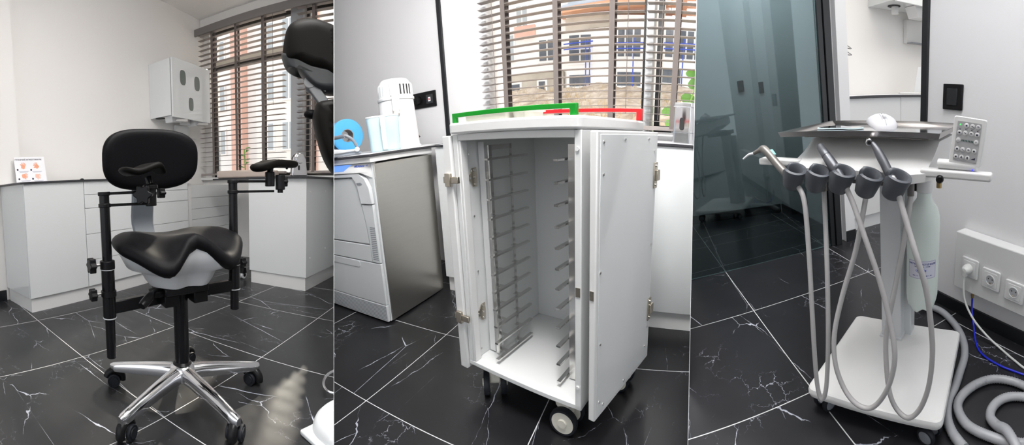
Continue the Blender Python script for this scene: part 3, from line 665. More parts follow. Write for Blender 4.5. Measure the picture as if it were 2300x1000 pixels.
struct('trim_5', mb(RUN).box(-0.392, -0.345, 0.52, 0.75, 1.052, 2.42), 'grey_white', bev=0.004)
TI2 = 0.0
blind('venetian_blind', 'wide taupe venetian blind behind the tray trolley', RUN, -1.475, -0.392, 2.45, 1.085, 0.0425, 0.05, TI2, (-1.285, -0.925, -0.575), ((-1.36, 1.2), (-0.48, 1.15)), y=0.455)
blind('venetian_blind', 'taupe venetian blind at the right end of the middle window, near the chrome dispenser', RUN, -0.375, 0.9, 2.45, 1.085, 0.0425, 0.05, TI2, (-0.20, 0.25), ((-0.285, 1.12),), y=0.455)
# counters and cabinets
H2 = 0.988
def cab2(x0, x1, label):
    c = thing('base_cabinet', label, 'cabinet', group='base cabinets under the middle window')
    mb(RUN).box(x0+0.0006, x1-0.0006, 0.019, 0.48, 0.11, H2-0.001).build('cabinet_body', 'gloss_white', c)
    fronts(c, RUN, x0, x1, (0.11, H2-0.001), y=0.0, name='door')
    mb(RUN).box(x0+0.0006, x1-0.0006, 0.03, 0.47, 0, 0.109).build('plinth', 'white', c)
cab2(-1.575, -1.00, 'white base cabinet between the steel washer and the tray trolley')
cab2(-1.00, -0.45, 'white base cabinet hidden mostly behind the tray trolley')
cab2(-0.45, 0.5, 'white base cabinet right of the tray trolley')
t = thing('window_counter', 'white counter with a black edge under the middle window', 'countertop')
mb(RUN).box(-1.56, 0.8, -0.012, 0.485, H2, 1.0).build('slab', 'edge', t)
mb(RUN).box(-1.56, 0.8, -0.010, 0.485, 1.0, 1.001).build('surface', 'top', t)

# ---- steel-sided washer with its own worktop
MF = frame(-1.449, 1.436, -1.0)
ms = thing('washer_disinfector', 'stainless-steel sided washer with a grey front, under the corner worktop', 'washer')
mb(MF).box(-0.60, 0.0, 0.03, 0.56, 0.012, 0.945).build('steel_body', 'brushed', ms, bev=0.003)
mb(MF).box(-0.60, -0.004, 0.018, 0.03, 0.012, 0.95).build('front_frame', 'pale_grey', ms, bev=0.002)
q = mb(MF); q.box(-0.60, -0.012, 0.0, 0.018, 0.118, 0.372); lw = q.build('lower_panel', 'pale_grey', ms, bev=0.003)
mb(MF).prism([(x, 0.0005, z) for x, z in rrect(-0.62, -0.19, 0.328, 0.372, 0.02)], (0, -0.0035, 0)).build('handle_recess', 'grey_white', lw, bev=0.002)
gr = mb(MF).box(-0.60, -0.010, 0.0, 0.018, 0.012, 0.114).build('vent_grille', 'grey_white', ms, bev=0.002)
for k in range(10):
    z = 0.020+k*0.0092; mb(MF).box(-0.60, -0.016, -0.0008, 0.002, z, z+0.0030).build('vent_slot', 'mid_grey', gr)
mb(MF).box(-0.60, -0.082, 0.0, 0.018, 0.378, 0.478).build('middle_panel', 'pale_grey', ms, bev=0.002)
# door with the curved right edge
pts = [(-0.60, 0.486), (-0.085, 0.486), (-0.095, 0.60), (-0.112, 0.72), (-0.122, 0.80), (-0.135, 0.845), (-0.160, 0.872), (-0.60, 0.872)]
mb(MF).prism([(x, 0.016, z) for x, z in pts], (0, -0.014, 0)).build('door', 'machine_door' if 'machine_door' in M else 'pale_grey', ms, bev=0.003)
pts = [(-0.016, 0.378), (-0.076, 0.378), (-0.080, 0.486), (-0.090, 0.60), (-0.107, 0.72), (-0.016, 0.72)]
sc_ = mb(MF).prism([(x, 0.018, z) for x, z in pts], (0, -0.020, 0)).build('side_column', 'pale_grey', ms, bev=0.003)
pts = [(-0.016, 0.724), (-0.107, 0.724), (-0.117, 0.80), (-0.130, 0.848), (-0.156, 0.878), (-0.60, 0.878), (-0.60, 0.896), (-0.10, 0.900), (-0.050, 0.870), (-0.022, 0.815)]
mb(MF).prism([(x, 0.018, z) for x, z in pts], (0, -0.026, 0)).build('door_surround', 'grey_white', ms, bev=0.004)
mb(MF).prism([(x, -0.0085, z) for x, z in ((-0.120, 0.845), (-0.085, 0.848), (-0.070, 0.838), (-0.108, 0.833))], (0, -0.002, 0)).build('latch', 'mid_grey', ms)
for k in range(18):
    z = 0.395+k*0.0112; mb(MF).box(-0.066+0.004*(k/18), -0.022, -0.0028, 0.0, z, z+0.005).build('vent_slot', 'mid_grey', sc_)
# sloping control head
HT = [(-0.60, 0.0), (-0.02, 0.0)]
hd = mb(MF).rings([[(x, y, z) for y, z in ((0.02, 0.90), (-0.012, 0.902), (-0.012, 0.912), (0.012, 0.952), (0.05, 0.952))] for x in (-0.60, -0.075, -0.012)][:2] + [[(-0.004, y, z) for y, z in ((0.03, 0.865), (0.02, 0.865), (0.02, 0.90), (0.025, 0.952), (0.05, 0.952))]]).build('control_head', 'white_plastic', ms, bev=0.002)
sl = lambda x, y, z: (x, -0.0125+0.512*y-0.86*z, 0.9125+0.86*y+0.512*z)      # onto the sloped face
q = mb(MF); q.prism([sl(x, y, 0.0005) for x, y in ((-0.60, 0.004), (-0.215, 0.004), (-0.160, 0.043), (-0.60, 0.043))], Vector(sl(0, 0, 0.0013))-Vector(sl(0, 0, 0))); q.build('display', 'display', hd)
q = mb(MF).text('MELAtherm', 0.017, lambda x, y, z: sl(-0.088+x, 0.030+y, 0.001+z), align='CENTER', bold=True).text('10', 0.014, lambda x, y, z: sl(-0.028+x, 0.031+y, 0.001+z), bold=False); q.build('front_lettering', 'blue_ink', hd)
wt = thing('worktop', 'white worktop with a thin black edge over the steel-sided washer', 'countertop')
mb(MF).box(-0.62, 0.012, -0.005, 0.55, 0.955, 0.985).build('apron', 'white', wt, bev=0.001)
q = mb(MF); q.prism([(-0.62, -0.018, 0.987), (0.022, -0.018, 0.987), (0.030, 0.57, 0.987), (-0.10, 0.62, 0.987), (-0.12, 1.00, 0.987), (-0.62, 0.95, 0.987)], (0, 0, 0.012)); q.build('slab', 'edge', wt)
q = mb(MF); q.prism([(-0.62, -0.016, 0.999), (0.020, -0.016, 0.999), (0.028, 0.57, 0.999), (-0.10, 0.62, 0.999), (-0.12, 1.00, 0.999), (-0.62, 0.95, 0.999)], (0, 0, 0.0015)); q.build('surface', 'top', wt)
WT = 1.0005
# ---- water distiller
wd = thing('water_distiller', 'white water distiller with a slotted lid behind the pale blue jug', 'distiller', -1.635, 1.93, WT+0.001, radians(40))
mb().lathe([(0.0, 0), (0.136, 0), (0.138, 0.012), (0.131, 0.016), (0.129, 0.022), (0.113, 0.295), (0.110, 0.300), (0.0, 0.300)], n=40).build('body', 'white_plastic', wd, ang=35)
lid = mb().lathe([(0.0, 0.300), (0.118, 0.300), (0.120, 0.304), (0.120, 0.315), (0.114, 0.318), (0.111, 0.392), (0.104, 0.402), (0.098, 0.404), (0.092, 0.418), (0.080, 0.428), (0.05, 0.432), (0, 0.432)], n=40).build('lid', 'cream_white' if 'cream_white' in M else 'white_plastic', wd, ang=35)
fan = mb().lathe([(0.1135, 0.330), (0.1120, 0.386)], n=40, cap=False)
fan.bm.free()
for k in range(30):
    a = 2*pi*k/30
    if abs(((a-radians(270)+pi) % (2*pi))-pi) < 0.24: continue
    dark = 'dark_hole' if abs(((a-radians(306)+pi) % (2*pi))-pi) < 0.36 else 'pale_grey'
    u = Vector((cos(a), sin(a), 0)); mb().bar(u*0.1125+Vector((0, 0, 0.328)), u*0.1112+Vector((0, 0, 0.388)), 0.0095, 0.004, up=u).build('vent_slot', dark, lid)
mb().prism([(-0.032, -0.105, 0.322), (0.026, -0.105, 0.322), (0.020, -0.105, 0.35), (0.03, -0.105, 0.397), (-0.032, -0.105, 0.397)], (0, -0.014, 0)).build('lid_latch', 'white_plastic', lid, bev=0.003)
mb().box(-0.026, 0.022, -0.150, -0.10, 0.228, 0.318).build('spout', 'cream_white' if 'cream_white' in M else 'white_plastic', wd, bev=0.006)
mb().cyl((-0.002, -0.135, 0.212), (-0.002, -0.135, 0.232), 0.02).build('nozzle', 'cream', wd)
jg = thing('water_jug', 'pale blue translucent jug with a white handle, in front of the distiller', 'jug', -1.575, 1.715, WT+0.001, radians(42))
R = []
for k, z in ((0.90, 0), (0.93, 0.004), (1.0, 0.195), (0.985, 0.195), (0.915, 0.008), (0.2, 0.006)):
    R.append([(x*k, y*k, z) for x, y in rrect(-0.098, 0.098, -0.066, 0.066, 0.035)])
mb().rings(R).build('jug_body', 'jug', jg)
mb().prism([(x*1.02, y*1.03, 0.195) for x, y in rrect(-0.098, 0.098, -0.066, 0.066, 0.035)], (0, 0, 0.010)).build('jug_lid', 'white_plastic', jg, bev=0.002)
q = mb(); R = []
for y, z in ((-0.062, 0.200), (-0.085, 0.203), (-0.103, 0.190), (-0.105, 0.14), (-0.102, 0.09), (-0.094, 0.04), (-0.075, 0.012), (-0.060, 0.010)):
    R.append([(-0.014, y-0.003, z), (0.014, y-0.003, z), (0.014, y+0.006, z-0.004), (-0.014, y+0.006, z-0.004)])
q.rings(R); q.build('handle', 'white_plastic', jg, bev=0.002)
# ---- blue roll on its stand
rs = thing('roll_stand', 'grey cutter stand holding the blue roll at the left end of the worktop', 'stand', -1.69, 1.52, WT+0.001, radians(45))
mb().prism([(-0.22, -0.07, 0), (0.055, -0.07, 0), (0.07, -0.07, 0.010), (0.06, -0.07, 0.014), (-0.04, -0.07, 0.013), (-0.22, -0.07, 0.014)], (0, 0.20, 0)).build('stand_base', 'mid_grey', rs, bev=0.003)
mb().prism([(-0.22, -0.073, 0.018), (0.02, -0.073, 0.022), (0.06, -0.073, 0.026), (0.045, -0.073, 0.034), (-0.02, -0.073, 0.036), (-0.10, -0.073, 0.05), (-0.22, -0.073, 0.07)], (0, 0.012, 0)).build('cutter_bar', 'grey_white', rs, bev=0.003)
ar = mb().tube([(0.052, -0.075, 0.030), (0.047, -0.08, 0.055), (0.028, -0.082, 0.090), (0.0, -0.082, 0.112), (-0.012, -0.080, 0.115)], 0.009, 10, 5).build('arm', 'mid_grey', rs)
mb().cyl((0.05, -0.089, 0.031), (0.05, -0.066, 0.031), 0.014).build('arm_pivot', 'grey_white', rs, bev=0.002)
mb().cyl((-0.10, 0.02, 0.112), (-0.008, -0.083, 0.114), 0.0115).build('spindle', 'mid_grey', rs)
rl = thing('sterilisation_roll', 'blue roll with a dark cardboard core at the left end of the worktop', 'roll', -1.772, 1.575, WT+0.001, radians(45))
ax = (0.30, -0.954, 0)
prof = lambda a, b, l: [(a, -l), (b, -l), (b, l), (a, l), (a, -l)]
mb().lathe(prof(0.039, 0.100, 0.055), (0, 0.03, 0.118), ax, n=48, cap=False).build('blue_film', 'film', rl, bev=0.002)
mb().lathe(prof(0.036, 0.0388, 0.056), (0, 0.03, 0.118), ax, n=40, cap=False).build('core', 'card', rl)
# ---- socket, plug and cable on the wall
sk = thing('wall_socket', 'black double socket plate on the wall right of the distiller', 'socket')
mb(RUN).box(-2.185, -1.945, 0.488, 0.4995, 1.285, 1.405).build('plate', 'black', sk, bev=0.004)
mb(RUN).lathe([(0.040, 0), (0.040, 0.003), (0.034, 0.003), (0.032, -0.002), (0, -0.002)], (-2.122, 0.487, 1.345), (0, -1, 0)).build('outlet', 'black', sk)
mb(RUN).box(-2.045, -1.975, 0.4855, 0.489, 1.312, 1.380).build('data_frame', 'shell_dark', sk, bev=0.003)
mb(RUN).box(-2.022, -1.998, 0.4835, 0.487, 1.328, 1.360).build('data_port', 'paper', sk, bev=0.001)
mb(RUN).box(-2.016, -2.004, 0.4830, 0.4837, 1.338, 1.350).build('red_mark', 'red', sk)
cb = thing('power_cable', 'black power cable with its plug, hanging beside the distiller', 'cable')
mb(RUN).lathe([(0, 0), (0.026, 0), (0.030, 0.012), (0.022, 0.035), (0.010, 0.042), (0, 0.042)], (-2.122, 0.485, 1.345), (0, -1, 0)).build('plug', 'black', cb)
mb(RUN).tube([(-2.122, 0.45, 1.345), (-2.16, 0.42, 1.345), (-2.19, 0.40, 1.33), (-2.17, 0.40, 1.22), (-2.135, 0.40, 1.10), (-2.11, 0.40, 1.03)], 0.006, 8, 6).build('cord', 'black', cb)
mb(RUN).tube([(-2.13+0.06*cos(t*1.0)*(1-0.04*i), 0.40-0.008*i, 1.06+0.035*sin(t)+0.003*i) for i, t in enumerate([k*0.8 for k in range(20)])], 0.006, 8, 4).build('cord_coil', 'black', cb)

# ---- the tray trolley
CT = Matrix.Translation((-0.722, 1.135, 0)) @ Matrix.Rotation(radians(-13.2), 4, 'Z')
tr = thing('tray_trolley', 'white tray trolley standing open, on four casters, in the middle bay', 'trolley', -0.722, 1.135, 0, radians(-13.2))
CW, CD, CZ = 0.4955, 0.50, 0.148
T_ = mb
mb().box(0, CW, 0.0, CD, CZ, 0.166).build('floor_panel', 'inner', tr, bev=0.002)
mb().box(0.0, 0.022, 0.0, CD, 0.167, 1.052).build('side_panel', 'inner', tr, bev=0.002)
mb().box(CW-0.022, CW, 0.0, CD, 0.149, 1.052).build('side_panel', 'inner', tr, bev=0.002)
mb().box(0.022, CW-0.022, CD-0.018, CD, 0.167, 1.052).build('back_panel', 'inner', tr)
mb().box(0.022, CW-0.022, 0.002, 0.022, 1.030, 1.053).build('front_rail', 'white', tr, bev=0.002)
mb().box(0.0225, 0.034, 0.002, 0.035, 0.167, 1.030).build('front_stile', 'white', tr, bev=0.002)
top = mb().prism([(x, y, 1.0535) for x, y in rrect(-0.010, CW+0.002, -0.012, CD+0.08, 0.022, 4)], (0, 0, 0.037)).build('trolley_top', 'white', tr, bev=0.007, seg=3)
for y, x0, x1, m in ((0.012, 0.008, 0.468, 'green'), (0.46, 0.052, 0.512, 'red')):
    nm = m+'_handle'; zt = 1.117 if m == 'green' else 1.128; zb = 1.0905
    h_ = mb(); h_.rings([[Vector(c)+Vector(o_) for o_ in offs] for c, offs in (
        ((x0, y, zb), ((-.008, -.007, 0), (.010, -.007, 0), (.010, .007, 0), (-.008, .007, 0))), ((x0, y, zt), ((-.008, -.007, .006), (.010, -.007, -.008), (.010, .007, -.008), (-.008, .007, .006))),
        ((x1, y, zt), ((.010, -.007, .006), (-.012, -.007, -.008), (-.012, .007, -.008), (.010, .007, .006))), ((x1, y, zb), ((.010, -.007, 0), (-.012, -.007, 0), (-.012, .007, 0), (.010, .007, 0))))])
    o_ = h_.build(nm, m, tr, bev=0.002); o_['label'] = m+' bar handle on the trolley top'
# racks
def rack(x, sx, y0, y1):
    r_ = mb()
    r_.box(x-0.0012, x+0.0012, y0, y0+0.020, 0.172, 1.008).box(min(x, x-sx*0.012), max(x, x-sx*0.012), y0-0.001, y0+0.001, 0.172, 1.008).box(min(x, x+sx*(0.004 if sx > 0 else 0.022)), max(x, x+sx*(0.004 if sx > 0 else 0.022)), y0+0.001, y0+0.003, 0.172, 1.008).box(x-0.0012, x+0.0012, y1-0.014, y1, 0.172, 1.008).box(x-0.0012, x+0.0012, y0, y1, 0.990, 1.008)
    o = r_.build('tray_rack', 'steel', tr)
    xr = x+sx*0.036
    for k in range(12):
        z = 0.182+k*0.0706
        q = mb(); q.box(xr-0.0075, xr+0.0075, y0-0.055, y1+0.045, z, z+0.007)
        q.box(min(x, xr), max(x, xr), y0+0.012, y0+0.030, z-0.001, z+0.002); q.box(min(x, xr), max(x, xr), y1-0.03, y1-0.008, z-0.001, z+0.002)
        q.build('tray_rail', 'steel', o)
    mb().box(min(x-sx*0.022, x-sx*0.05), max(x-sx*0.022, x-sx*0.05), y0+0.004, y0+0.010, 0.172, 1.02).build('mount_strip', 'white', o)
    for z in (0.20, 0.56, 0.97): mb().box(min(x, x-sx*0.04), max(x, x-sx*0.04), y0+0.01, y0+0.03, z, z+0.03).build('rack_bracket', 'grey_white', o)
rack(0.078, 1, 0.095, 0.235)
rack(0.418, -1, 0.105, 0.245)
# doors, folded back along both sides
def door(T, L, side):
    d_ = mb(T); d_.box(0, L, -0.019 if side < 0 else -0.012, 0.019 if side < 0 else 0.012, 0.128, 1.050); d = d_.build('door', 'white', tr, bev=0.004, seg=3)
    return d
# each door swings on the front edge of its side: x runs along the door towards its hinge
LD = Matrix.Translation((-0.0225, -0.012, 0)) @ Matrix.Rotation(radians(90), 4, 'Z')
d = door(LD, 0.43, -1)
RD = Matrix.Translation((0.534, -0.004, 0)) @ Matrix.Rotation(radians(83), 4, 'Z')
d2 = door(RD, 0.43, 1)
mb(RD).box(0.014, 0.418, -0.0145, -0.0121, 0.145, 1.040).build('steel_liner', 'liner' if 'liner' in M else 'gloss_white', d2, bev=0.001)
for z, lz in ((0.895, 0), (0.355, 0)):
    # hinge on the left: cup arm on the inner side panel, knuckle across to the door
    hg = mb().prism([(0.0225, y, zz+z) for y, zz in ((0.004, -0.012), (0.05, -0.012), (0.062, -0.034), (0.085, -0.036), (0.088, 0), (0.085, 0.036), (0.062, 0.034), (0.05, 0.012), (0.004, 0.012))], (0.004, 0, 0)).build('hinge', 'nickel', tr, bev=0.001)
    mb().box(-0.045, 0.03, -0.020, -0.008, z-0.012, z+0.012).box(-0.034, -0.006, -0.024, -0.010, z-0.024, z+0.024).build('hinge_knuckle', 'nickel', hg, bev=0.002)
    for yy, zz in ((0.073, 0.026), (0.073, -0.026), (0.073, 0), (0.046, 0)): mb().cyl((0.026, yy, z+zz), (0.029, yy, z+zz), 0.0045, n=10).build('screw', 'steel', hg)
    h2 = mb(RD).box(0.395, 0.424, -0.020, -0.0146, z-0.048, z+0.048).build('hinge', 'nickel', tr, bev=0.002)
    mb(RD).box(0.405, 0.434, -0.027, -0.018, z-0.020, z+0.020).build('hinge_knuckle', 'nickel', h2, bev=0.002)
    for zz in (-0.035, 0.035): mb(RD).cyl((0.41, -0.020, z+zz), (0.41, -0.024, z+zz), 0.005, n=10).build('screw', 'steel', h2)
for x, z in ((0.03, 1.02), (0.03, 0.93), (0.025, 0.40), (0.025, 0.19), (0.05, 0.165), (0.16, 1.026), (0.34, 1.026), (0.395, 0.985), (0.40, 0.63), (0.40, 0.28), (0.385, 0.20), (0.20, 0.16), (0.02, 0.64)):
    mb(RD).lathe([(0.0045, 0), (0.0045, 0.002), (0.002, 0.0035), (0, 0.0035)], (x, -0.0145, z), (0, -1, 0), n=12).build('screw', 'steel', d2)
for y, z in ((0.02, 0.98), (0.03, 0.75), (0.03, 0.53), (0.02, 0.20)): mb().cyl((0.0225, y+0.03, z), (0.0245, y+0.03, z), 0.004, n=10).build('screw', 'steel', tr)
for z in (1.000, 0.235): mb().cyl((CW-0.012, 0.0, z), (CW-0.012, -0.004, z), 0.006, n=14).build('bumper', 'white_plastic', tr)
mb().box(CW-0.019, CW-0.003, -0.002, 0.001, 0.555, 0.585).build('magnet_catch', 'nickel', tr)
mb(RD).box(-0.002, 0.001, -0.006, 0.008, 0.555, 0.585).build('magnet_catch', 'nickel', d2)
def wheel(parent, x, y, ang, r=0.05):
    T = Matrix.Translation((x, y, 0)) @ Matrix.Rotation(ang, 4, 'Z')
    f_ = mb(T).prism([(-0.028, -0.022, 0.150), (0.028, -0.022, 0.150), (0.03, -0.022, 0.10), (0.040, -0.022, 0.06), (0.022, -0.022, 0.045), (-0.02, -0.022, 0.10)], (0, 0.044, 0)).build('caster_fork', 'cream', parent, bev=0.006)
    for s_ in (-1, 1):
        wv = mb(T).lathe([(r*0.80, -0.012), (r*0.96, -0.012), (r, -0.006), (r, 0.006), (r*0.96, 0.012), (r*0.80, 0.012), (r*0.80, -0.012)], (0.018, s_*0.034, r), (0, 1, 0), n=36, cap=False).build('wheel', 'tyre', f_)
        mb(T).lathe([(0, -0.012), (r*0.8, -0.012), (r*0.8, 0.012), (0, 0.012)], (0.018, s_*0.034, r), (0, 1, 0), n=36).lathe([(0, 0), (r*0.34, 0), (r*0.30, 0.006), (0, 0.006)], (0.018, s_*0.046, r), (0, s_, 0)).build('wheel_disc', 'cream', f_)
wheel(tr, 0.392, 0.062, radians(4), 0.052)
wheel(tr, 0.055, 0.085, radians(-49))
wheel(tr, 0.485, 0.36, radians(0))
wheel(tr, 0.06, 0.44, radians(60))
# milky tubs on the trolley top
tb = thing('plastic_tub', 'low milky plastic tub on the trolley top, behind the green handle', 'tub', -0.722, 1.135, 1.0915, radians(-13.2), 'milky tubs on the trolley top')
def tubmesh(x0, x1, y0, y1, h_):
    R = []
    for k, z in ((0.006, 0), (0.002, 0.003), (0, h_), (-0.006, h_), (-0.006, h_-0.004), (0.003, h_-0.006), (0.009, 0.004)):
        R.append([(x, y, z) for x, y in rrect(x0+k, x1-k, y0+k, y1-k, 0.015)])
    return mb().rings(R)
tubmesh(0.012, 0.205, 0.05, 0.185, 0.030).build('tub', 'clear_tub', tb)
tb2 = thing('plastic_tub', 'small milky plastic tub beside the red handle on the trolley top', 'tub', -0.722, 1.135, 1.0915, radians(-13.2), 'milky tubs on the trolley top')
tubmesh(0.215, 0.275, 0.06, 0.17, 0.024).build('tub', 'clear_tub', tb2)
# chrome dispenser and plant at the right edge
sd_ = thing('soap_dispenser', 'tall chrome dispenser on the window counter at the right edge of the middle bay', 'dispenser', 0.075, 1.95, 1.002, radians(-25))
mb().prism([(x, y, 0) for x, y in rrect(-0.055, 0.055, -0.045, 0.045, 0.02)], (0, 0, 0.175)).build('body', 'chrome', sd_, bev=0.003)
mb().prism([(x, y, 0.175) for x, y in rrect(-0.058, 0.058, -0.048, 0.048, 0.02)], (0, 0, 0.022)).build('cap', 'chrome', sd_, bev=0.004)
mb().prism([(x, -0.046, 0.095+z) for x, z in rrect(-0.012, 0.012, -0.03, 0.03, 0.011)], (0, -0.002, 0)).build('slot', 'dark_hole', sd_)
mb().box(-0.056, 0.056, -0.046, 0.046, 0.052, 0.054).build('seam', 'mid_grey', sd_)
vp = thing('climbing_plant', 'green leafy plant outside the window behind the chrome dispenser', 'plant', 0.10, 2.75, 0.0)
mb().tube([(0.0, 0, 0), (0.05, 0.0, 0.8), (0.02, 0, 1.2), (0.10, 0, 1.5)], 0.006).tube([(0.0, 0, 0), (-0.03, 0.0, 0.8), (-0.10, 0, 1.15), (-0.07, 0, 1.35)], 0.004).build('stem', 'weed', vp)
for k, (x, z, r, a) in enumerate(((-0.10, 1.11, .045, 20), (-0.055, 1.08, .04, -30), (-0.02, 1.05, .05, 10), (-0.12, 1.20, .05, -15), (-0.04, 1.17, .03, 40), (0.015, 1.29, .055, 15), (0.06, 1.40, .06, -25), (0.09, 1.47, .05, 30), (0.02, 1.46, .035, 0), (0.11, 1.34, .05, 60), (-0.13, 1.05, .04, 60), (0.06, 1.10, .045, -10))):
    T = Matrix.Translation((x, 0.01*(k % 3), z)) @ Matrix.Rotation(radians(a), 4, 'Y') @ Matrix.Rotation(radians(25), 4, 'X')
    mb(T).prism([(r*1.0*cos(t)*(1 if cos(t) < 0 else 1.15), 0, r*0.72*sin(t)) for t in [2*pi*i/16 for i in range(16)]], (0, 0.002, 0)).build('leaf', 'leaf', vp)

# ---- outdoors: dry slope and the unfinished block
hl = MB(); hl.grid(lambda u, v: (-9+14*u, 4.2+7.6*v, 0.35+1.95*v**0.85+0.12*u*v+0.06*sin(u*37+v*9)+0.05*sin(u*83+v*31)+0.03*sin(u*190+v*60)), 90, 40)
h_ = hl.build('hillside', 'grass', None); tag(h_, 'dry grassy slope between the middle window and the white block', 'hillside', kind='structure')
q = MB(); rnd = random.Random(3)
for k in range(900):
    x = rnd.uniform(-6.5, 2.0); v = rnd.uniform(0.25, 1.0); y = 4.2+7.6*v; z = 0.33+1.95*v**0.85; hh = rnd.uniform(0.10, 0.26); dx = rnd.uniform(-.08, .08)
    q.f([q.v((x-0.012, y, z)), q.v((x+0.012, y, z)), q.v((x+dx, y+rnd.uniform(-.04, .04), z+hh))])
g_ = q.build('dry_grass_tufts', 'straw', None); tag(g_, 'straw-coloured grass blades scattered over the slope', 'grass', kind='stuff')
bl = thing('unfinished_block', 'white unfinished building with dark windows beyond the middle window', 'building')
mb().box(-3.3, 4.5, 12.0, 18, 0.5, 4.36).build('wall', 'facade_white', bl)
mb().box(-9.5, -3.3, 12.2, 18, 0.5, 5.6).build('wall', 'facade_white', bl)
mb().box(-6.55, 4.5, 13.5, 17.9, 5.6, 16).build('wall', 'facade_white', bl)  # unseen upper storeys, added to keep sun out of the middle and right bays
mb().prism([(-3.45, 11.6, 4.36), (4.8, 11.6, 5.10), (4.8, 11.6, 5.24), (-3.45, 11.6, 4.50)], (0, 6, 0)).build('roof_edge', 'orange', bl)
mb().prism([(-3.45, 11.9, 4.52), (4.8, 11.9, 5.26), (4.8, 13.5, 6.2), (-3.45, 13.5, 5.3)], (0, 0, 0.1)).build('roof', 'roof_glass', bl)
mb().prism([(-3.3, 11.93, 3.95), (-1.9, 11.93, 4.05), (-1.9, 11.93, 4.40), (-3.3, 11.93, 4.30)], (0, 0.1, 0)).build('concrete_band', 'stone', bl)
mb().box(-5.6, -3.4, 11.95, 12.25, 2.05, 2.86).build('concrete_band', 'stone', bl)
def farwin(x0, x1, z0, z1, yw, nx, nz, m='pane_far'):
    w_ = mb().box(x0-0.04, x1+0.04, yw-0.03, yw+0.05, z0-0.04, z1+0.04).build('window', 'facade_white', bl)
    for i in range(nx):
        for j in range(nz):
            a, b = x0+(x1-x0)*i/nx, x0+(x1-x0)*(i+1)/nx; c, e = z0+(z1-z0)*j/nz, z0+(z1-z0)*(j+1)/nz
            mb().box(a+0.025, b-0.025, yw-0.045, yw-0.025, c+0.02, e-0.02).build('pane', m, w_)
farwin(-4.26, -3.69, 3.2, 3.84, 12.2, 2, 1, 'pane_far'); farwin(-3.22, -2.5, 3.05, 3.86, 12.0, 2, 2); farwin(-1.72, -1.0, 3.2, 3.98, 12.0, 3, 2); farwin(-0.58, -0.04, 3.23, 4.0, 12.0, 2, 2); farwin(0.1, 0.8, 3.2, 4.0, 12.0, 3, 2)
farwin(-5.16, -4.83, 2.16, 2.56, 11.95, 1, 1); farwin(-4.22, -3.96, 2.10, 2.59, 11.95, 1, 1); farwin(-3.22, -2.5, 2.36, 2.73, 12.0, 1, 1); farwin(-1.72, -0.96, 2.37, 2.80, 12.0, 1, 1); farwin(-0.51, 0.24, 2.50, 2.93, 12.0, 1, 1)
farwin(-5.5, -5.1, 3.3, 4.1, 12.2, 1, 2, 'pane_pale'); farwin(-5.0, -4.6, 4.3, 4.9, 12.2, 2, 1, 'pane_pale')
mb().box(-5.05, -4.35, 12.1, 12.2, 3.95, 4.3).build('pink_panel', 'brick', bl)
sc2 = thing('scaffold', 'thin blue scaffold rails in front of the dark windows of the white block', 'scaffold')
for z in (3.40, 3.55): mb().cyl((-3.3, 11.7, z), (-2.4, 11.7, z+0.05), 0.018, n=6).build('rail', 'scaffold', sc2); mb().cyl((-1.75, 11.7, z-0.02), (1.2, 11.7, z+0.05), 0.018, n=6).build('rail', 'scaffold', sc2)
for x in (-2.62, -2.5, -1.2, 0.25): mb().cyl((x, 11.7, 2.35), (x, 11.7, 3.7), 0.018, n=6).build('post', 'scaffold', sc2)
# ================================================================== RIGHT BAY: dental delivery cart by the doorway
BAY = B3
struct('floor', mb().box(-2.5, 4.5, -1.6, 3.6, -0.06, 0), 'floor3')
struct('ceiling', mb().box(-2.5, 4.5, -1.2, 3.6, 2.45, 2.55), 'ceiling')
AW = 1.172
struct('wall_right', mb().box(AW, AW+0.13, -0.75, 1.158, 0, 2.5), 'wall_cool')
struct('baseboard_right', mb().box(AW-0.011, AW-0.0005, -0.75, 1.158, 0, 0.062), 'trim')
struct('door_1', mb().box(AW-0.012, AW+0.14, 1.159, 1.192, 0, 2.5), 'trim', bev=0.002)
struct('wall_partition', mb().box(1.262, 1.335, 1.985, 2.085, 0, 2.5), 'wall_cool')
struct('baseboard_partition', mb().box(1.262, 1.335, 1.975, 1.984, 0, 0.075), 'trim')
struct('wall_corner', mb().box(1.215, 1.262, 2.03, 3.3, 0, 2.5), 'wall_cool')
NB = Matrix.Translation((1.20, 2.93, 0)) @ Matrix.Rotation(radians(-16), 4, 'Z')
struct('wall_back', mb(NB).box(-2.2, 0.06, 0, 0.12, 0, 2.5), 'wall_cool')
struct('baseboard_back', mb(NB).box(-2.2, -0.002, -0.012, -0.001, 0, 0.075), 'trim')
struct('baseboard_corner', mb().box(1.203, 1.214, 2.06, 2.92, 0, 0.075), 'trim')
struct('trim_6', mb(NB).box(-0.12, -0.075, -0.015, -0.001, 0.076, 2.5), 'pale_grey')
# tinted glass screen in a black frame
GT = Matrix.Translation((0.209, 2.039, 0)) @ Matrix.Rotation(radians(-2.7), 4, 'Z')
g_ = mb(GT).box(-0.6, 0.930, -0.004, 0.004, 0.004, 2.44).build('glass_screen', 'tinted', None); tag(g_, 'large dark teal tinted glass screen on the left of the right bay', 'glass screen')
fr = thing('screen_frame', 'tall black frame post at the right edge of the tinted glass screen', 'frame')
mb(GT).box(0.931, 0.962, -0.02, 0.022, 0.001, 2.44).build('frame_post', 'trim', fr, bev=0.002)
mb(GT).box(0.966, 1.008, -0.03, 0.03, 0.001, 2.44).build('frame_post', 'trim', fr, bev=0.002)
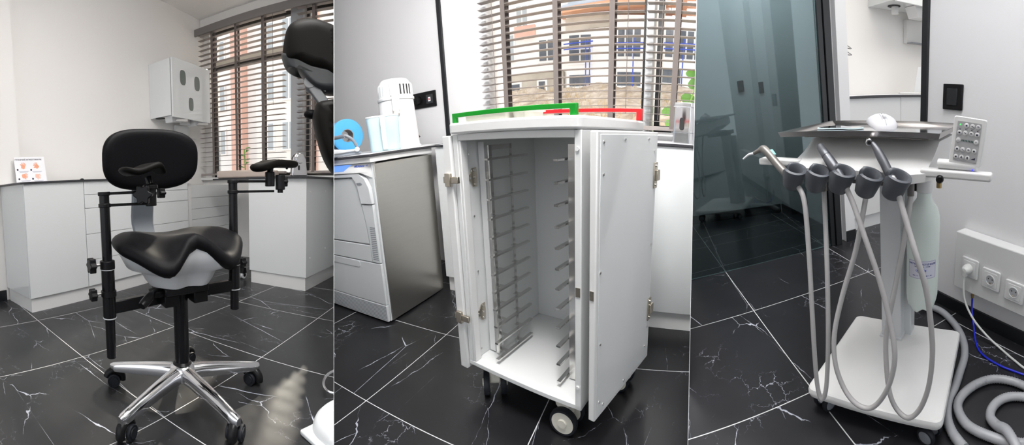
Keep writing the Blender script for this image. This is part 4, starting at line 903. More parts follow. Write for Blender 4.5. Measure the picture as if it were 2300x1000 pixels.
# switches
def switch(T, x, z, label, wd=0.098, hh=0.096, nm='light_switch'):
    s_ = thing(nm, label, 'switch', group='black switches')
    mb(T).box(x-wd/2, x+wd/2, -0.012, -0.0005, z-hh/2, z+hh/2).build('plate', 'black', s_, bev=0.003)
    mb(T).box(x-wd*0.28, x+wd*0.28, -0.015, -0.011, z-hh*0.33, z+hh*0.33).build('rocker', 'trim', s_, bev=0.002)
SW = Matrix.Translation((AW, 0, 0)) @ Matrix.Rotation(radians(-90), 4, 'Z')     # x runs towards -b
switch(SW, -1.016, 0.940, 'black light switch on the wall right of the doorway')
switch(NB, -0.215, 1.075, 'black switch behind the tinted glass, the left one of two', 0.05, 0.085)
switch(NB, -0.06, 1.045, 'black switch behind the tinted glass, the right one of two', 0.05, 0.085)
# ---- next room through the doorway
c = thing('base_cabinet', 'white cabinet in the next room, seen through the doorway behind the delivery cart', 'cabinet')
mb().box(1.352, 2.9, 2.119, 2.64, 0.10, 0.915).build('cabinet_body', 'gloss_white', c)
for a, b_ in ((1.352, 1.85), (1.85, 2.35), (2.35, 2.9)): mb().box(a+0.0015, b_-0.0015, 2.10, 2.118, 0.102, 0.914).build('door', 'white', c, bev=0.001)
mb().box(1.36, 2.9, 2.125, 2.63, 0, 0.099).build('plinth', 'white', c)
t = thing('countertop', 'white counter with a dark edge in the next room behind the doorway', 'countertop')
mb().box(1.336, 2.95, 2.085, 2.648, 0.916, 0.930).build('slab', 'edge', t)
mb().box(1.336, 2.95, 2.087, 2.648, 0.930, 0.9315).build('surface', 'top', t)
struct('wall_far', mb().box(1.262, 3.4, 2.65, 2.77, 0, 2.5), 'wall')
struct('wall_side', mb().box(3.0, 3.1, 1.3, 2.65, 0, 2.5), 'wall')
dc = thing('wall_dispenser_cabinet', 'white wall cabinet with dispensers at the top of the doorway', 'wall cabinet')
mb().box(1.99, 2.75, 2.32, 2.649, 1.575, 2.10).build('cabinet_body', 'gloss_white', dc, bev=0.002)
mb().box(1.985, 2.755, 2.298, 2.319, 1.56, 2.11).build('door', 'gloss_white', dc, bev=0.002)
mb().lathe([(0.05, 0), (0.05, 0.004), (0, 0.004)], (2.13, 2.50, 1.570)).build('round_outlet', 'dark_hole', dc)
mb().cyl((2.14, 2.50, 1.572), (2.14, 2.50, 1.52), 0.028).build('outlet_cup', 'white_plastic', dc)
sp = mb().prism([(2.22, 2.36, 1.574), (2.46, 2.36, 1.574), (2.40, 2.38, 1.50), (2.28, 2.38, 1.50)], (0, 0.12, 0)).build('spout', 'white_plastic', dc, bev=0.005)
mb().bar((2.33, 2.40, 1.525), (2.52, 2.30, 1.525), 0.08, 0.03).build('tray_lip', 'steel', sp, bev=0.003)
wb = thing('wall_bracket', 'white bracket below the dispenser cabinet in the next room', 'bracket')
mb().box(2.36, 2.60, 2.60, 2.649, 1.34, 1.52).build('plate', 'white', wb, bev=0.003)
mb().box(2.36, 2.64, 2.53, 2.60, 1.335, 1.342).build('shelf', 'mid_grey', wb)
st = thing('document_stand', 'pale leaning document stand on the far counter, left of the black door frame', 'stand', 2.28, 2.40, 0.9325, radians(-35))
mb().box(-0.14, 0.12, -0.07, 0.07, 0, 0.014).build('stand_foot', 'white_plastic', st, bev=0.003)
mb().prism([(-0.02, -0.02, 0.014), (0.10, -0.02, 0.014), (0.13, 0.03, 0.21), (0.02, 0.03, 0.21)], (0, 0.006, 0)).build('leaning_board', 'grey_white', st, bev=0.002)
hk = thing('wire_hook', 'small pair of grey wire hooks by the left doorway jamb', 'hook')
for z in (1.213, 1.178): mb().tube([(1.335, 2.02, z+0.012), (1.36, 2.02, z+0.002), (1.385, 2.02, z-0.012), (1.365, 2.03, z-0.010), (1.337, 2.03, z)], 0.0035, 8, 5).build('hook', 'steel', hk)

# ---- socket trunking on the right wall
sb = thing('socket_box', 'white boxed-out socket housing low on the right wall', 'socket box')
XB = 1.112
mb().box(XB, AW-0.001, -0.4, 0.918, 0.168, 0.420).build('housing', 'white', sb, bev=0.004, seg=3)
def outlet(y, z, label, plug=False):
    o = thing('power_socket', label, 'socket', group='sockets on the white housing')
    T = Matrix.Translation((XB-0.001, y, z)) @ Matrix.Rotation(radians(-90), 4, 'Z')    # x towards -b, y into the wall
    mb(T).prism([(x, 0, zz) for x, zz in rrect(-0.043, 0.043, -0.043, 0.043, 0.008)], (0, -0.009, 0)).build('plate', 'white_plastic', o, bev=0.004, seg=3)
    mb(T).prism([(x, -0.009, zz) for x, zz in rrect(-0.031, 0.031, -0.031, 0.031, 0.005)], (0, -0.002, 0)).build('inner_plate', 'white_plastic', o, bev=0.001)
    if not plug:
        mb(T).lathe([(0.0225, -0.001), (0.0225, 0.003), (0.0195, 0.003), (0.0190, 0.0005), (0, 0.0005)], (0, -0.0105, 0), (0, -1, 0), n=36).build('rim', 'white_plastic', o)
        mb(T).prism([(x, -0.0111, zz) for x, zz in oval(0.0185, 0.0185, 32, 2)], (0, -0.0003, 0)).build('recess', 'recess', o)
        for dx in (-0.008, 0.010): mb(T).cyl((dx, -0.0112, 0.004), (dx, -0.0118, 0.004), 0.0028, n=12).build('pin_hole', 'dark_hole', o)
        mb(T).box(-0.004, 0.006, -0.0125, -0.011, -0.017, -0.010).build('earth_clip', 'nickel', o)

outlet(0.829, 0.285, 'white wall socket with a plug in it, farthest along the socket housing', True)
outlet(0.722, 0.272, 'white empty socket in the middle of the socket housing')
outlet(0.612, 0.260, 'white empty socket nearest the right edge of the picture')
pc = thing('plug_and_cable', 'white plug with its white cable in the first wall socket', 'plug')
PT3 = Matrix.Translation((XB-0.0125, 0.829, 0.285)) @ Matrix.Rotation(radians(-90), 4, 'Z')
mb(PT3).lathe([(0, 0), (0.0205, 0), (0.0215, 0.014), (0.020, 0.022), (0.012, 0.034), (0.0, 0.036)], (0, 0, 0), (0, -1, 0), n=24, ry=1.0).build('plug', 'cable_white', pc)
mb(PT3).prism([(-0.012, -0.016, 0.004), (0.012, -0.016, 0.004), (0.009, -0.016, -0.028), (-0.009, -0.016, -0.028)], (0, -0.018, 0)).build('plug_neck', 'cable_white', pc, bev=0.004)
mb().tube([(1.074, 0.829, 0.262), (1.070, 0.828, 0.215), (1.070, 0.815, 0.150), (1.074, 0.770, 0.085), (1.080, 0.70, 0.035), (1.082, 0.627, 0.006), (1.060, 0.55, 0.005), (1.045, 0.48, 0.005), (1.05, 0.36, 0.005)], 0.0046, 10, 6).build('cable', 'cable_white', pc)
bt = thing('blue_air_tube', 'bright blue tube running from the socket housing to the floor', 'tube')
mb().cyl((1.128, 0.822, 0.166), (1.128, 0.822, 0.140), 0.006).build('brass_fitting', 'brass', bt)
mb().lathe([(0.0075, 0), (0.0075, 0.008), (0.006, 0.008)], (1.128, 0.822, 0.148), n=6).build('brass_nut', 'brass', bt)
mb().tube([(1.128, 0.822, 0.142), (1.122, 0.815, 0.09), (1.09, 0.775, 0.035), (1.035, 0.715, 0.006), (1.005, 0.655, 0.005), (1.000, 0.579, 0.005), (1.008, 0.526, 0.005), (1.018, 0.46, 0.005), (1.015, 0.36, 0.005)], 0.0042, 10, 6).build('tube', 'cable_blue', bt)

# ---- the delivery cart
CX, CY, CR = 0.37, 0.857, radians(-56.9)
dcart = thing('delivery_cart', 'white wheeled dental delivery cart with a slanted instrument console', 'dental cart', CX, CY, 0, CR)
bs = mb(); bs.pillow(rrect(-0.002, 0.42, -0.002, 0.432, 0.022, 4), (0.209, 0.215), lambda x, y: 0.102+0.03*max(0, 1-max(abs(x-0.19)/0.20, abs(y-0.30)/(0.28 if y < 0.3 else 0.12))), 0.034, 0.035, inner=9, edge=5)
bs.build('base_plate', 'white', dcart, ang=25)
mb().box(0.02, 0.40, 0.02, 0.41, 0.062, 0.074).build('underframe', 'mid_grey', dcart)
mb().box(0.148, 0.219, 0.296, 0.366, 0.105, 0.745).build('column', 'grey_white', dcart, bev=0.004)
mb().box(0.200, 0.243, 0.345, 0.405, 0.105, 0.70).build('inner_column', 'pale_grey', dcart, bev=0.004)
mb().box(0.140, 0.222, 0.292, 0.372, 0.112, 0.132).build('column_foot', 'grey_white', dcart, bev=0.003)
mb().lathe([(0.0, 0), (0.0105, 0), (0.0105, 0.006), (0.006, 0.010), (0, 0.010)], (0.188, 0.2955, 0.150), (0, -1, 0), n=18).build('cover_cap', 'white_plastic', dcart)
mb().box(0.10, 0.26, 0.20, 0.38, 0.715, 0.748).build('console_mount', 'syringe', dcart, bev=0.003)
# console: built on its own slightly turned frame
HT = Matrix.Translation((-0.005, 0.060, 0)) @ Matrix.Rotation(radians(-4.5), 4, 'Z')
prof = [(-0.004, 0.758), (-0.004, 0.780), (0.006, 0.788), (0.030, 0.798), (0.065, 0.813), (0.095, 0.832), (0.118, 0.849), (0.285, 0.851), (0.290, 0.80), (0.20, 0.752), (0.08, 0.746)]
R = []
for x, k in ((-0.014, 0.0), (-0.004, 0.5), (0.008, 1), (0.322, 1), (0.340, 0.6), (0.354, 0.25)):
    cyy = 0.14; row = []
    for y, z in prof:
        zz = z; yy = cyy+(y-cyy)*(0.93+0.07*k); zz = 0.80+(z-0.80)*(0.80+0.20*k)
        row.append((x, yy, zz))
    R.append(row)
mb(HT).rings(R).build('console', 'white', dcart, ang=28)
mb(HT).box(0.05, 0.30, 0.04, 0.25, 0.736, 0.749).build('console_underside', 'syringe', dcart, bev=0.002)
mb(HT).box(0.0, 0.345, 0.055, 0.27, 0.8505, 0.8565).build('tray_carrier', 'syringe', dcart, bev=0.002)
mb(HT).cyl((0.348, 0.14, 0.80), (0.352, 0.14, 0.80), 0.008).build('console_badge', 'grey_white', dcart)
def hbar(p0, p1, hgt=0.019, dep=0.03):
    return mb().bar(p0, p1, dep, hgt).build('handle_bar', 'white', dcart, bev=0.005, seg=3)
hbar((-0.128, 0.082, 0.793), (0.004, 0.080, 0.789)); hbar((0.335, 0.052, 0.784), (0.497, 0.036, 0.787))
kb = mb().lathe([(0.0, 0), (0.0085, 0), (0.009, 0.010), (0.006, 0.014), (0, 0.014)], (0.382, 0.026, 0.777), (0.2, -1, 0), n=16).build('lock_knob', 'black', dcart)
mb().cyl((0.382, 0.022, 0.770), (0.382, 0.022, 0.757), 0.006).build('lock_pin', 'brass', dcart)
mb().cyl((0.372, 0.052, 0.806), (0.462, 0.045, 0.806), 0.011).build('keypad_mount', 'white', dcart, bev=0.002)
# keypad
KT = Matrix.Translation((0.434, 0.045, 0.806)) @ Matrix.Rotation(radians(-6), 4, 'Z') @ Matrix.Rotation(radians(-4), 4, 'X') @ Matrix.Rotation(radians(4), 4, 'Y')
kp = mb(KT); kp.prism([(x, 0.004, z) for x, z in rrect(-0.036, 0.036, 0.002, 0.104, 0.005)], (0, -0.012, 0)); kp = kp.build('keypad', 'white', dcart, bev=0.002)
mb(KT).prism([(x, -0.0085, z) for x, z in rrect(-0.0265, 0.0265, 0.010, 0.094, 0.002)], (0, -0.0008, 0)).build('keypad_face', 'keypad', kp)
def btn(x, z, r=0.0052):
    mb(KT).lathe([(0, -0.001), (r, -0.001), (r, 0.0008), (r*0.8, 0.0014), (0, 0.0014)], (x, -0.0093, z), (0, -1, 0), n=18).build('button', 'button', kp)
rows = ((0.0865, (-0.006, 0.007, 0.0195)), (0.0705, (-0.0195, -0.0065, 0.0065, 0.0195)), (0.0545, (-0.020, 0.0195)), (0.0355, (-0.020, -0.0075, 0.0055, 0.018)), (0.0185, (-0.0205, -0.008, 0.0055)))
for z, xs in rows:
    for x in xs: btn(x, z)
tm = lambda x0, z0: (lambda x, y, z: (x0+x, -0.0107-z, z0+y))
for ch_, x_, z_ in (('A', -0.008, 0.0185), ('B', 0.0055, 0.0185), ('–', -0.020, 0.0545), ('+', 0.0195, 0.0545)): mb(KT).text(ch_, 0.008, tm(x_, z_), bold=ch_ in 'AB').build('key_letter', 'ink', kp)
for i, (z, xs) in enumerate(rows):
    for j, x in enumerate(xs):
        if i == 2 or (i == 4 and j > 0): continue
        q = mb(KT); y = -0.0108; k = (i*3+j) % 3
        if k == 0: q.prism([(x-0.002, y, z-0.002), (x+0.002, y, z-0.002), (x+0.002, y, z+0.0015), (x-0.002, y, z+0.0015)], (0, -0.0002, 0))
        elif k == 1: q.prism([(x-0.003, y, z+0.001), (x-0.001, y, z+0.0015), (x+0.003, y, z-0.0015), (x+0.0026, y, z-0.0022), (x-0.001, y, z)], (0, -0.0002, 0))
        else: q.prism([(x+0.0026*cos(t), y, z+0.0018*sin(t)) for t in [pi*m/6 for m in range(7)]], (0, -0.0002, 0))
        q.build('key_symbol', 'ink', kp)
for k in range(8): mb(KT).box(-0.0125+k*0.0034, -0.0108+k*0.0034, -0.0100, -0.0092, 0.0525, 0.0565).build('level_bar', 'level', kp) if 'level' in M else None
mb(KT).prism([(0.013, -0.0093, 0.0165), (0.0225, -0.0093, 0.0165), (0.0225, -0.0093, 0.0215)], (0, -0.0004, 0)).build('ramp_symbol', 'ink', kp)
mb(KT).cyl((-0.0195, -0.0092, 0.087), (-0.0195, -0.0100, 0.087), 0.0014, n=12).build('green_lamp', 'led', kp)
for x in (-0.0195, -0.0065, 0.0065, 0.0195): mb(KT).cyl((x, -0.0092, 0.0775), (x, -0.0098, 0.0775), 0.0011, n=10).build('key_dot', 'ink', kp)
mb().cyl((0.452, 0.036, 0.7995), (0.452, 0.034, 0.7985), 0.0018, n=10).build('blue_lamp', 'led_blue', dcart)
# instrument holders
HP = [(0.010, 0.028, 0.764), (0.081, 0.021, 0.763), (0.150, 0.013, 0.766), (0.221, 0.005, 0.763), (0.289, -0.003, 0.765)]
for i, (x, y, z) in enumerate(HP):
    T = Matrix.Translation((x, y, z)) @ Matrix.Rotation(radians(8), 4, 'Z') @ Matrix.Rotation(radians(14), 4, 'X') @ Matrix.Rotation(radians(22), 4, 'Y')
    R = []
    n = 18
    def ringp(r0, r1, zt, zb):
        out = []
        for k in range(n+1):
            t = radians(205+310*k/n); w_ = 0.5-0.5*cos(2*pi*k/n)
            out.append((t, w_))
        return out
    A = ringp(0, 0, 0, 0)
    ro, ri = 0.0305, 0.0215
    secs = []
    for t, w_ in A:
        u = Vector((cos(t), sin(t), 0)); e = min(1, 6*min((t-A[0][0]), (A[-1][0]-t))); top = 0.022-0.008*(1-e)
        secs.append([u*ri+Vector((0, 0, top)), u*(ri+0.003)+Vector((0, 0, top+0.003)), u*ro+Vector((0, 0, top+0.001)), u*(ro+0.0005)+Vector((0, 0, top-0.005)), u*(ro-0.006)+Vector((0, 0, -0.028)), u*(ro-0.010)+Vector((0, 0, -0.033)), u*(ri-0.008)+Vector((0, 0, -0.033)), u*(ri-0.003)+Vector((0, 0, 0))])
    mb(T).rings(secs).build('instrument_holder', 'holder', dcart, ang=60)
    yb = Vector((x, y, z))
    mb().bar((x+0.003, y+0.015, z-0.006), (x+0.018, y+0.050, z+0.006), 0.022, 0.012).build('holder_neck', 'white', dcart, bev=0.002)
for (x, y, z) in ((0.078, 0.060, 0.742), (0.199, 0.050, 0.742), (0.308, 0.060, 0.745)):
    mb().cyl((x, y, z-0.022), (x, y, z+0.008), 0.0085).build('hose_coupling', 'syringe', dcart)
# casters
def tcaster(x, y, ang, brake=False):
    T = Matrix.Translation((x, y, 0)) @ Matrix.Rotation(ang, 4, 'Z')
    h_ = mb(T).box(-0.018, 0.016, -0.010, 0.010, 0.035, 0.066).build('caster_fork', 'grey_white', dcart, bev=0.004)
    for s_ in (-1, 1):
        wq = mb(T).lathe([(0.021, -0.009), (0.026, -0.008), (0.0285, -0.004), (0.0285, 0.004), (0.026, 0.008), (0.021, 0.009), (0.021, -0.009)], (0.008, s_*0.020, 0.0285), (0, s_, 0), n=30, cap=False).build('wheel', 'tyre', h_)
        mb(T).lathe([(0, -0.008), (0.0212, -0.008), (0.0212, 0.0075), (0.019, 0.0085), (0, 0.0085)], (0.008, s_*0.020, 0.0285), (0, s_, 0), n=30).build('wheel_disc', 'mid_grey', h_)
    if brake: mb(T).prism([(-0.016, -0.014, 0.048), (-0.034, -0.014, 0.026), (-0.040, -0.014, 0.030), (-0.030, -0.014, 0.052)], (0, 0.028, 0)).build('brake_pedal', 'black', h_, bev=0.003)
tcaster(0.372, 0.036, radians(-20), True); tcaster(0.035, 0.040, radians(70)); tcaster(0.345, 0.36, radians(60)); tcaster(0.035, 0.385, radians(10))
# water bottle
wbt = thing('water_bottle', 'frosted clean-water bottle hanging under the console beside the column', 'bottle', CX, CY, 0, CR)
BC = (0.292, 0.295, 0)
R = []
for r, z, lob in ((0.018, 0.283, 0), (0.038, 0.272, 1), (0.046, 0.280, 1), (0.050, 0.300, 0.6), (0.0515, 0.325, 0.1), (0.0515, 0.44, 0), (0.0505, 0.455, 0), (0.0515, 0.47, 0), (0.0515, 0.57, 0), (0.049, 0.600, 0), (0.042, 0.624, 0), (0.031, 0.640, 0), (0.0225, 0.652, 0), (0.0205, 0.690, 0)):
    R.append([(BC[0]+(r-0.004*lob*(0.5+0.5*cos(5*t)))*cos(t), BC[1]+(r-0.004*lob*(0.5+0.5*cos(5*t)))*sin(t), z+0.010*lob*(0.5+0.5*cos(5*t))) for t in [2*pi*k/50 for k in range(50)]])
mb().rings(R).build('bottle_body', 'bottle', wbt)
mb().cyl((BC[0], BC[1], 0.672), (BC[0], BC[1], 0.722), 0.0245, n=30).build('cap', 'white_plastic', wbt, bev=0.002)
mb().cyl((BC[0]-0.0265, BC[1]-0.01, 0.71), (BC[0]-0.0265, BC[1]-0.01, 0.675), 0.004, n=10).build('supply_pin', 'black', wbt)
RB = 0.0519
def wrap(s0, z0):                                    # s along the label, height: wraps onto the bottle
    def f(x, y, z):
        a = radians(-80)+(s0+x)/RB; r = RB+0.0004+z
        return (BC[0]+r*cos(a), BC[1]+r*sin(a), z0+y)
    return f
lbq = mb(); f0 = wrap(0, 0.434)
lbq.grid(lambda u, v: f0((u-0.5)*0.096, (v-0.5)*0.062, 0), 20, 6)
lb = lbq.build('label', 'label', wbt)
q = mb(); out = rrect(-0.0465, 0.0465, -0.0295, 0.0295, 0.005); inn = rrect(-0.0455, 0.0455, -0.0285, 0.0285, 0.0045)
def dens(P):
    o_ = []
    for a, b_ in zip(P, P[1:]+P[:1]):
        m_ = max(1, int(hypot(b_[0]-a[0], b_[1]-a[1])/0.006))
        for k in range(m_): o_.append((a[0]+(b_[0]-a[0])*k/m_, a[1]+(b_[1]-a[1])*k/m_))
    return o_
V1 = [q.v(f0(x, y, 0.0003)) for x, y in dens(out)]; V2 = [q.v(f0(x*0.985, y*0.976, 0.0003)) for x, y in dens(out)]
for i in range(len(V1)):
    j = (i+1) % len(V1); q.f([V1[i], V1[j], V2[j], V2[i]])
q.build('label_border', 'navy_soft' if 'navy_soft' in M else 'navy', lb)
q = mb(); q.text('СИСТЕМА ЧИСТОЇ ВОДИ', 0.0072, wrap(0, 0.4530), bold=True); q.text('CLEAN    WATER    SYSTEM', 0.0042, wrap(0, 0.4450), bold=True); q.build('label_lettering', 'navy', lb)
q = mb(); fo = wrap(-0.003, 0.432); V = [q.v(fo(x, y, 0.0003)) for x, y in oval(0.0165, 0.007, 28, 2.2)]; c_ = [q.v(fo(x, 0, 0.0004)) for x in (-0.010, 0, 0.010)]
for i in range(28):
    j = (i+1) % 28; k = lambda n_: 2 if (n_ < 5 or n_ > 23) else (0 if 9 < n_ < 19 else 1)
    q.f([V[i], V[j], c_[k(i)]])
    if k(i) != k(j): q.f([V[j], c_[k(j)], c_[k(i)]])
q.build('logo_oval', 'blue_ink', lb)
for ch_, x_ in (('С', -0.014), ('Т', 0.009)):
    q = mb().text(ch_, 0.010, wrap(x_, 0.432), bold=True)
    for v_ in q.bm.verts: v_.co += (v_.co-Vector((BC[0], BC[1], v_.co.z))).normalized()*0.0007
    q.build('logo_letter', 'paper', lb)
q = mb(); f1 = wrap(0, 0.414)
for a, b_ in ((-0.030, -0.022), (-0.019, -0.017), (-0.014, 0.008), (0.012, 0.018), (0.021, 0.023), (0.026, 0.032)): q.f([q.v(f1(x, y, 0.0003)) for x, y in ((a, -0.0012), (b_, -0.0012), (b_, 0.0012), (a, 0.0012))])
q.build('small_print', 'navy', lb, kind='stuff')
# tray, mouse, mirror
tray = thing('instrument_tray', 'shallow polished steel tray lying on the console of the delivery cart', 'tray', CX, CY, 0, CR)
TR = Matrix.Translation((-0.036, 0.084, 0.8572)) @ Matrix.Rotation(radians(-2), 4, 'Z')
mb(TR).box(0.008, 0.388, 0.008, 0.272, 0, 0.0025).build('tray_floor', 'tray', tray)
a0, a1, c0_, c1_ = 0, 0.396, 0, 0.28
def rim(P): mb(TR).rings(P).build('tray_rim', 'tray_rim', tray)
o1 = [(a0, c0_), (a1, c0_), (a1, c1_), (a0, c1_)]
def rimside(i):
    (x0, y0), (x1, y1) = o1[i], o1[(i+1) % 4]; cx_, cy_ = 0.198, 0.14
    def P(x, y, off, z): return (x+(off if x < cx_ else -off), y+(off if y < cy_ else -off), z)
    S = ((0.010, 0.0005), (-0.012, 0.013), (-0.016, 0.013), (-0.012, 0.0), (0.010, -0.0015) )
    rim([[P(x0, y0, o_, z_+0.001) for o_, z_ in S], [P(x1, y1, o_, z_+0.001) for o_, z_ in S]])
for i in range(4): rimside(i)
ms_ = thing('computer_mouse', 'pale grey wireless mouse lying on the steel tray', 'mouse', CX, CY, 0, CR)
MT = Matrix.Translation((0.207, 0.150, 0.8612)) @ Matrix.Rotation(radians(122), 4, 'Z')
def mtop(x, y): return 0.013+0.031*max(0, 1-((x-0.008)/0.066)**2-(y/0.048)**2)**0.8
bd_ = mb(MT).pillow(oval(0.058, 0.036, 44, 2.5), (0, 0), mtop, 0.012, 0.12, inner=9, edge=6).build('mouse_body', 'mouse', ms_, ang=70)
mb(MT).cyl((-0.027, -0.0035, 0.0362), (-0.027, 0.0035, 0.0362), 0.0072, n=20).build('scroll_wheel', 'grey_white', bd_, bev=0.001)
mb(MT).cyl((-0.026, -0.0045, 0.0325), (-0.026, 0.0045, 0.0325), 0.0066, n=20).build('wheel_surround', 'nickel', bd_) if False else None
mb(MT).tube([(x, 0, mtop(x, 0)+0.0002) for x in [-0.053+0.0035*k for k in range(6)]], 0.0006, 6, 0).build('button_seam', 'mid_grey', bd_)
for s_ in (-1, 1): mb(MT).tube([(x, s_*0.006, mtop(x, 0.006)+0.0002) for x in [-0.036+0.004*k for k in range(9)]], 0.0005, 6, 0).build('centre_seam', 'mid_grey', bd_)
mb(MT).cyl((-0.004, 0, 0.040), (-0.004, 0, 0.0445), 0.0014, n=10).build('indicator', 'mid_grey', bd_)
mr = thing('intraoral_mirror', 'double-ended mirror with a pale teal edge on the left of the steel tray', 'mirror', CX, CY, 0, CR)
RT = Matrix.Translation((0.060, 0.235, 0.8612)) @ Matrix.Rotation(radians(-22), 4, 'Z')
ol = [tuple(p)[:2] for p in curve([(x, y, 0) for x, y in ((-0.085, -0.03), (-0.06, -0.055), (-0.02, -0.045), (0.02, -0.028), (0.06, -0.030), (0.085, -0.010), (0.08, 0.02), (0.05, 0.032), (0.01, 0.020), (-0.03, 0.030), (-0.07, 0.02))], 5, True)]
ol = [(x*0.86, y*0.86) for x, y in ol]
mb(RT).prism([(x, y, 0) for x, y in ol], (0, 0, 0.003)).build('mirror_edge', 'teal_edge', mr)
mb(RT).prism([(x*0.94, y*0.90-0.0005, 0.0031) for x, y in ol], (0, 0, 0.0006)).build('mirror_face', 'mirror', mr)
# instruments with their hoses
HS = [[(0.012, 0.030, 0.744), (0.045, 0.01, 0.706), (0.058, -0.01, 0.581), (0.065, -0.03, 0.435), (0.069, -0.045, 0.29), (0.072, -0.05, 0.176), (0.083, -0.05, 0.134), (0.098, -0.045, 0.182), (0.107, -0.03, 0.334), (0.103, 0.0, 0.533), (0.078, 0.06, 0.724)],
      [(0.154, 0.013, 0.760), (0.183, 0.0, 0.713), (0.221, -0.02, 0.629), (0.256, -0.03, 0.535), (0.284, -0.04, 0.435), (0.301, -0.055, 0.352), (0.291, -0.06, 0.272), (0.263, -0.06, 0.202), (0.231, -0.06, 0.165), (0.192, -0.06, 0.169), (0.157, -0.055, 0.206), (0.134, -0.05, 0.277), (0.13, -0.035, 0.361), (0.149, -0.01, 0.468), (0.179, 0.01, 0.577), (0.196, 0.03, 0.677), (0.199, 0.05, 0.722)],
      [(0.289, -0.002, 0.758), (0.307, -0.02, 0.723), (0.329, -0.035, 0.668), (0.351, -0.05, 0.614), (0.373, -0.05, 0.54), (0.387, -0.05, 0.448), (0.393, -0.05, 0.361), (0.386, -0.05, 0.266), (0.365, -0.05, 0.19), (0.335, -0.05, 0.154), (0.302, -0.042, 0.166), (0.28, -0.036, 0.214), (0.267, -0.02, 0.299), (0.265, -0.005, 0.379), (0.28, 0.015, 0.486), (0.297, 0.03, 0.599), (0.307, 0.045, 0.684), (0.308, 0.06, 0.724)]]
i1 = thing('air_water_syringe', 'taupe air-water syringe with a white nozzle in the leftmost holder, with a straight hanging hose', 'dental instrument', CX, CY, 0, CR, 'dental instruments on the console')
mb().tube(HS[0], 0.0066, 12, 6).build('hose', 'hose', i1)
mb().tube([(-0.184, 0.07, 0.801), (-0.163, 0.07, 0.813), (-0.148, 0.069, 0.816), (-0.138, 0.068, 0.818)], 0.004, 10, 4, rfun=lambda t, i: 0.0026+0.0020*t).build('nozzle', 'paper', i1)
mb().tube([(-0.140, 0.068, 0.8175), (-0.12, 0.066, 0.825), (-0.106, 0.064, 0.8295), (-0.092, 0.060, 0.824), (-0.050, 0.050, 0.787), (0.004, 0.032, 0.748), (0.010, 0.030, 0.744)], 0.01, 14, 6, rfun=lambda t, i: 0.0055+0.0055*sstep(0.05, 0.45, t)-0.003*sstep(0.9, 1, t)).build('syringe_body', 'syringe', i1)
mb().bar((-0.080, 0.066, 0.826), (-0.066, 0.062, 0.812), 0.010, 0.006).build('teal_button', 'teal', i1, bev=0.002)
i2 = thing('air_motor', 'dark straight handpiece standing in the middle holder, its hose crossing to the right', 'dental instrument', CX, CY, 0, CR, 'dental instruments on the console')
mb().tube(HS[1], 0.0068, 12, 6).build('hose', 'hose', i2)
a_, b_ = Vector((0.074, 0.06, 0.836)), Vector((0.154, 0.014, 0.762)); d_ = (b_-a_).normalized(); L_ = (b_-a_).length
mb().lathe([(0.0, 0), (0.0085, 0), (0.0095, 0.003), (0.0095, 0.012), (0.0105, 0.014), (0.0118, 0.034), (0.0118, 0.036), (0.0108, 0.037), (0.0108, 0.040), (0.0125, 0.041), (0.0135, 0.070), (0.0120, 0.085), (0.0095, L_), (0, L_)], a_, d_, n=24).build('handpiece', 'instrument', i2, ang=30)
mb().lathe([(0.0, -0.0012), (0.0035, -0.0012), (0.0035, 0.0004), (0, 0.0004)], a_, d_, n=14).build('tip_ring', 'paper', i2)
mb().lathe([(0.0, -0.0016), (0.0016, -0.0016), (0.0016, -0.0010), (0, -0.0010)], a_, d_, n=12).build('tip_bore', 'dark_hole', i2)
i3 = thing('turbine_handpiece', 'curved steel turbine handpiece in the rightmost holder, its hose looping lowest', 'dental instrument', CX, CY, 0, CR, 'dental instruments on the console')
mb().tube(HS[2], 0.0068, 12, 6).build('hose', 'hose', i3)
mb().tube([(0.214, 0.046, 0.8455), (0.221, 0.045, 0.843), (0.231, 0.040, 0.833), (0.243, 0.033, 0.817), (0.256, 0.024, 0.801), (0.272, 0.012, 0.780), (0.288, -0.001, 0.760)], 0.01, 16, 6, rfun=lambda t, i: 0.0058+0.0052*sstep(0.1, 0.55, t)-0.002*sstep(0.85, 1, t)).build('handpiece', 'instrument', i3)
hd_ = Vector((0.35, -0.75, -0.10)).normalized()
mb().lathe([(0.0, -0.009), (0.007, -0.009), (0.0085, -0.006), (0.0085, 0.006), (0.007, 0.0085), (0.0, 0.0085)], (0.2105, 0.046, 0.8485), hd_, n=24).build('turbine_head', 'chrome', i3)
mb().lathe([(0.0, 0), (0.0045, 0), (0.0045, 0.0012), (0.003, 0.0012), (0.003, 0.0002), (0, 0.0002)], Vector((0.2105, 0.046, 0.8485))+hd_*0.0085, hd_, n=20).build('chuck', 'dark_hole', i3)
mb().lathe([(0.0115, 0), (0.0118, 0.002), (0.0118, 0.012), (0.0105, 0.014)], (0.2765, 0.008, 0.7745), (0.53, -0.43, -0.73), n=20).build('coupling_ring', 'steel', i3)
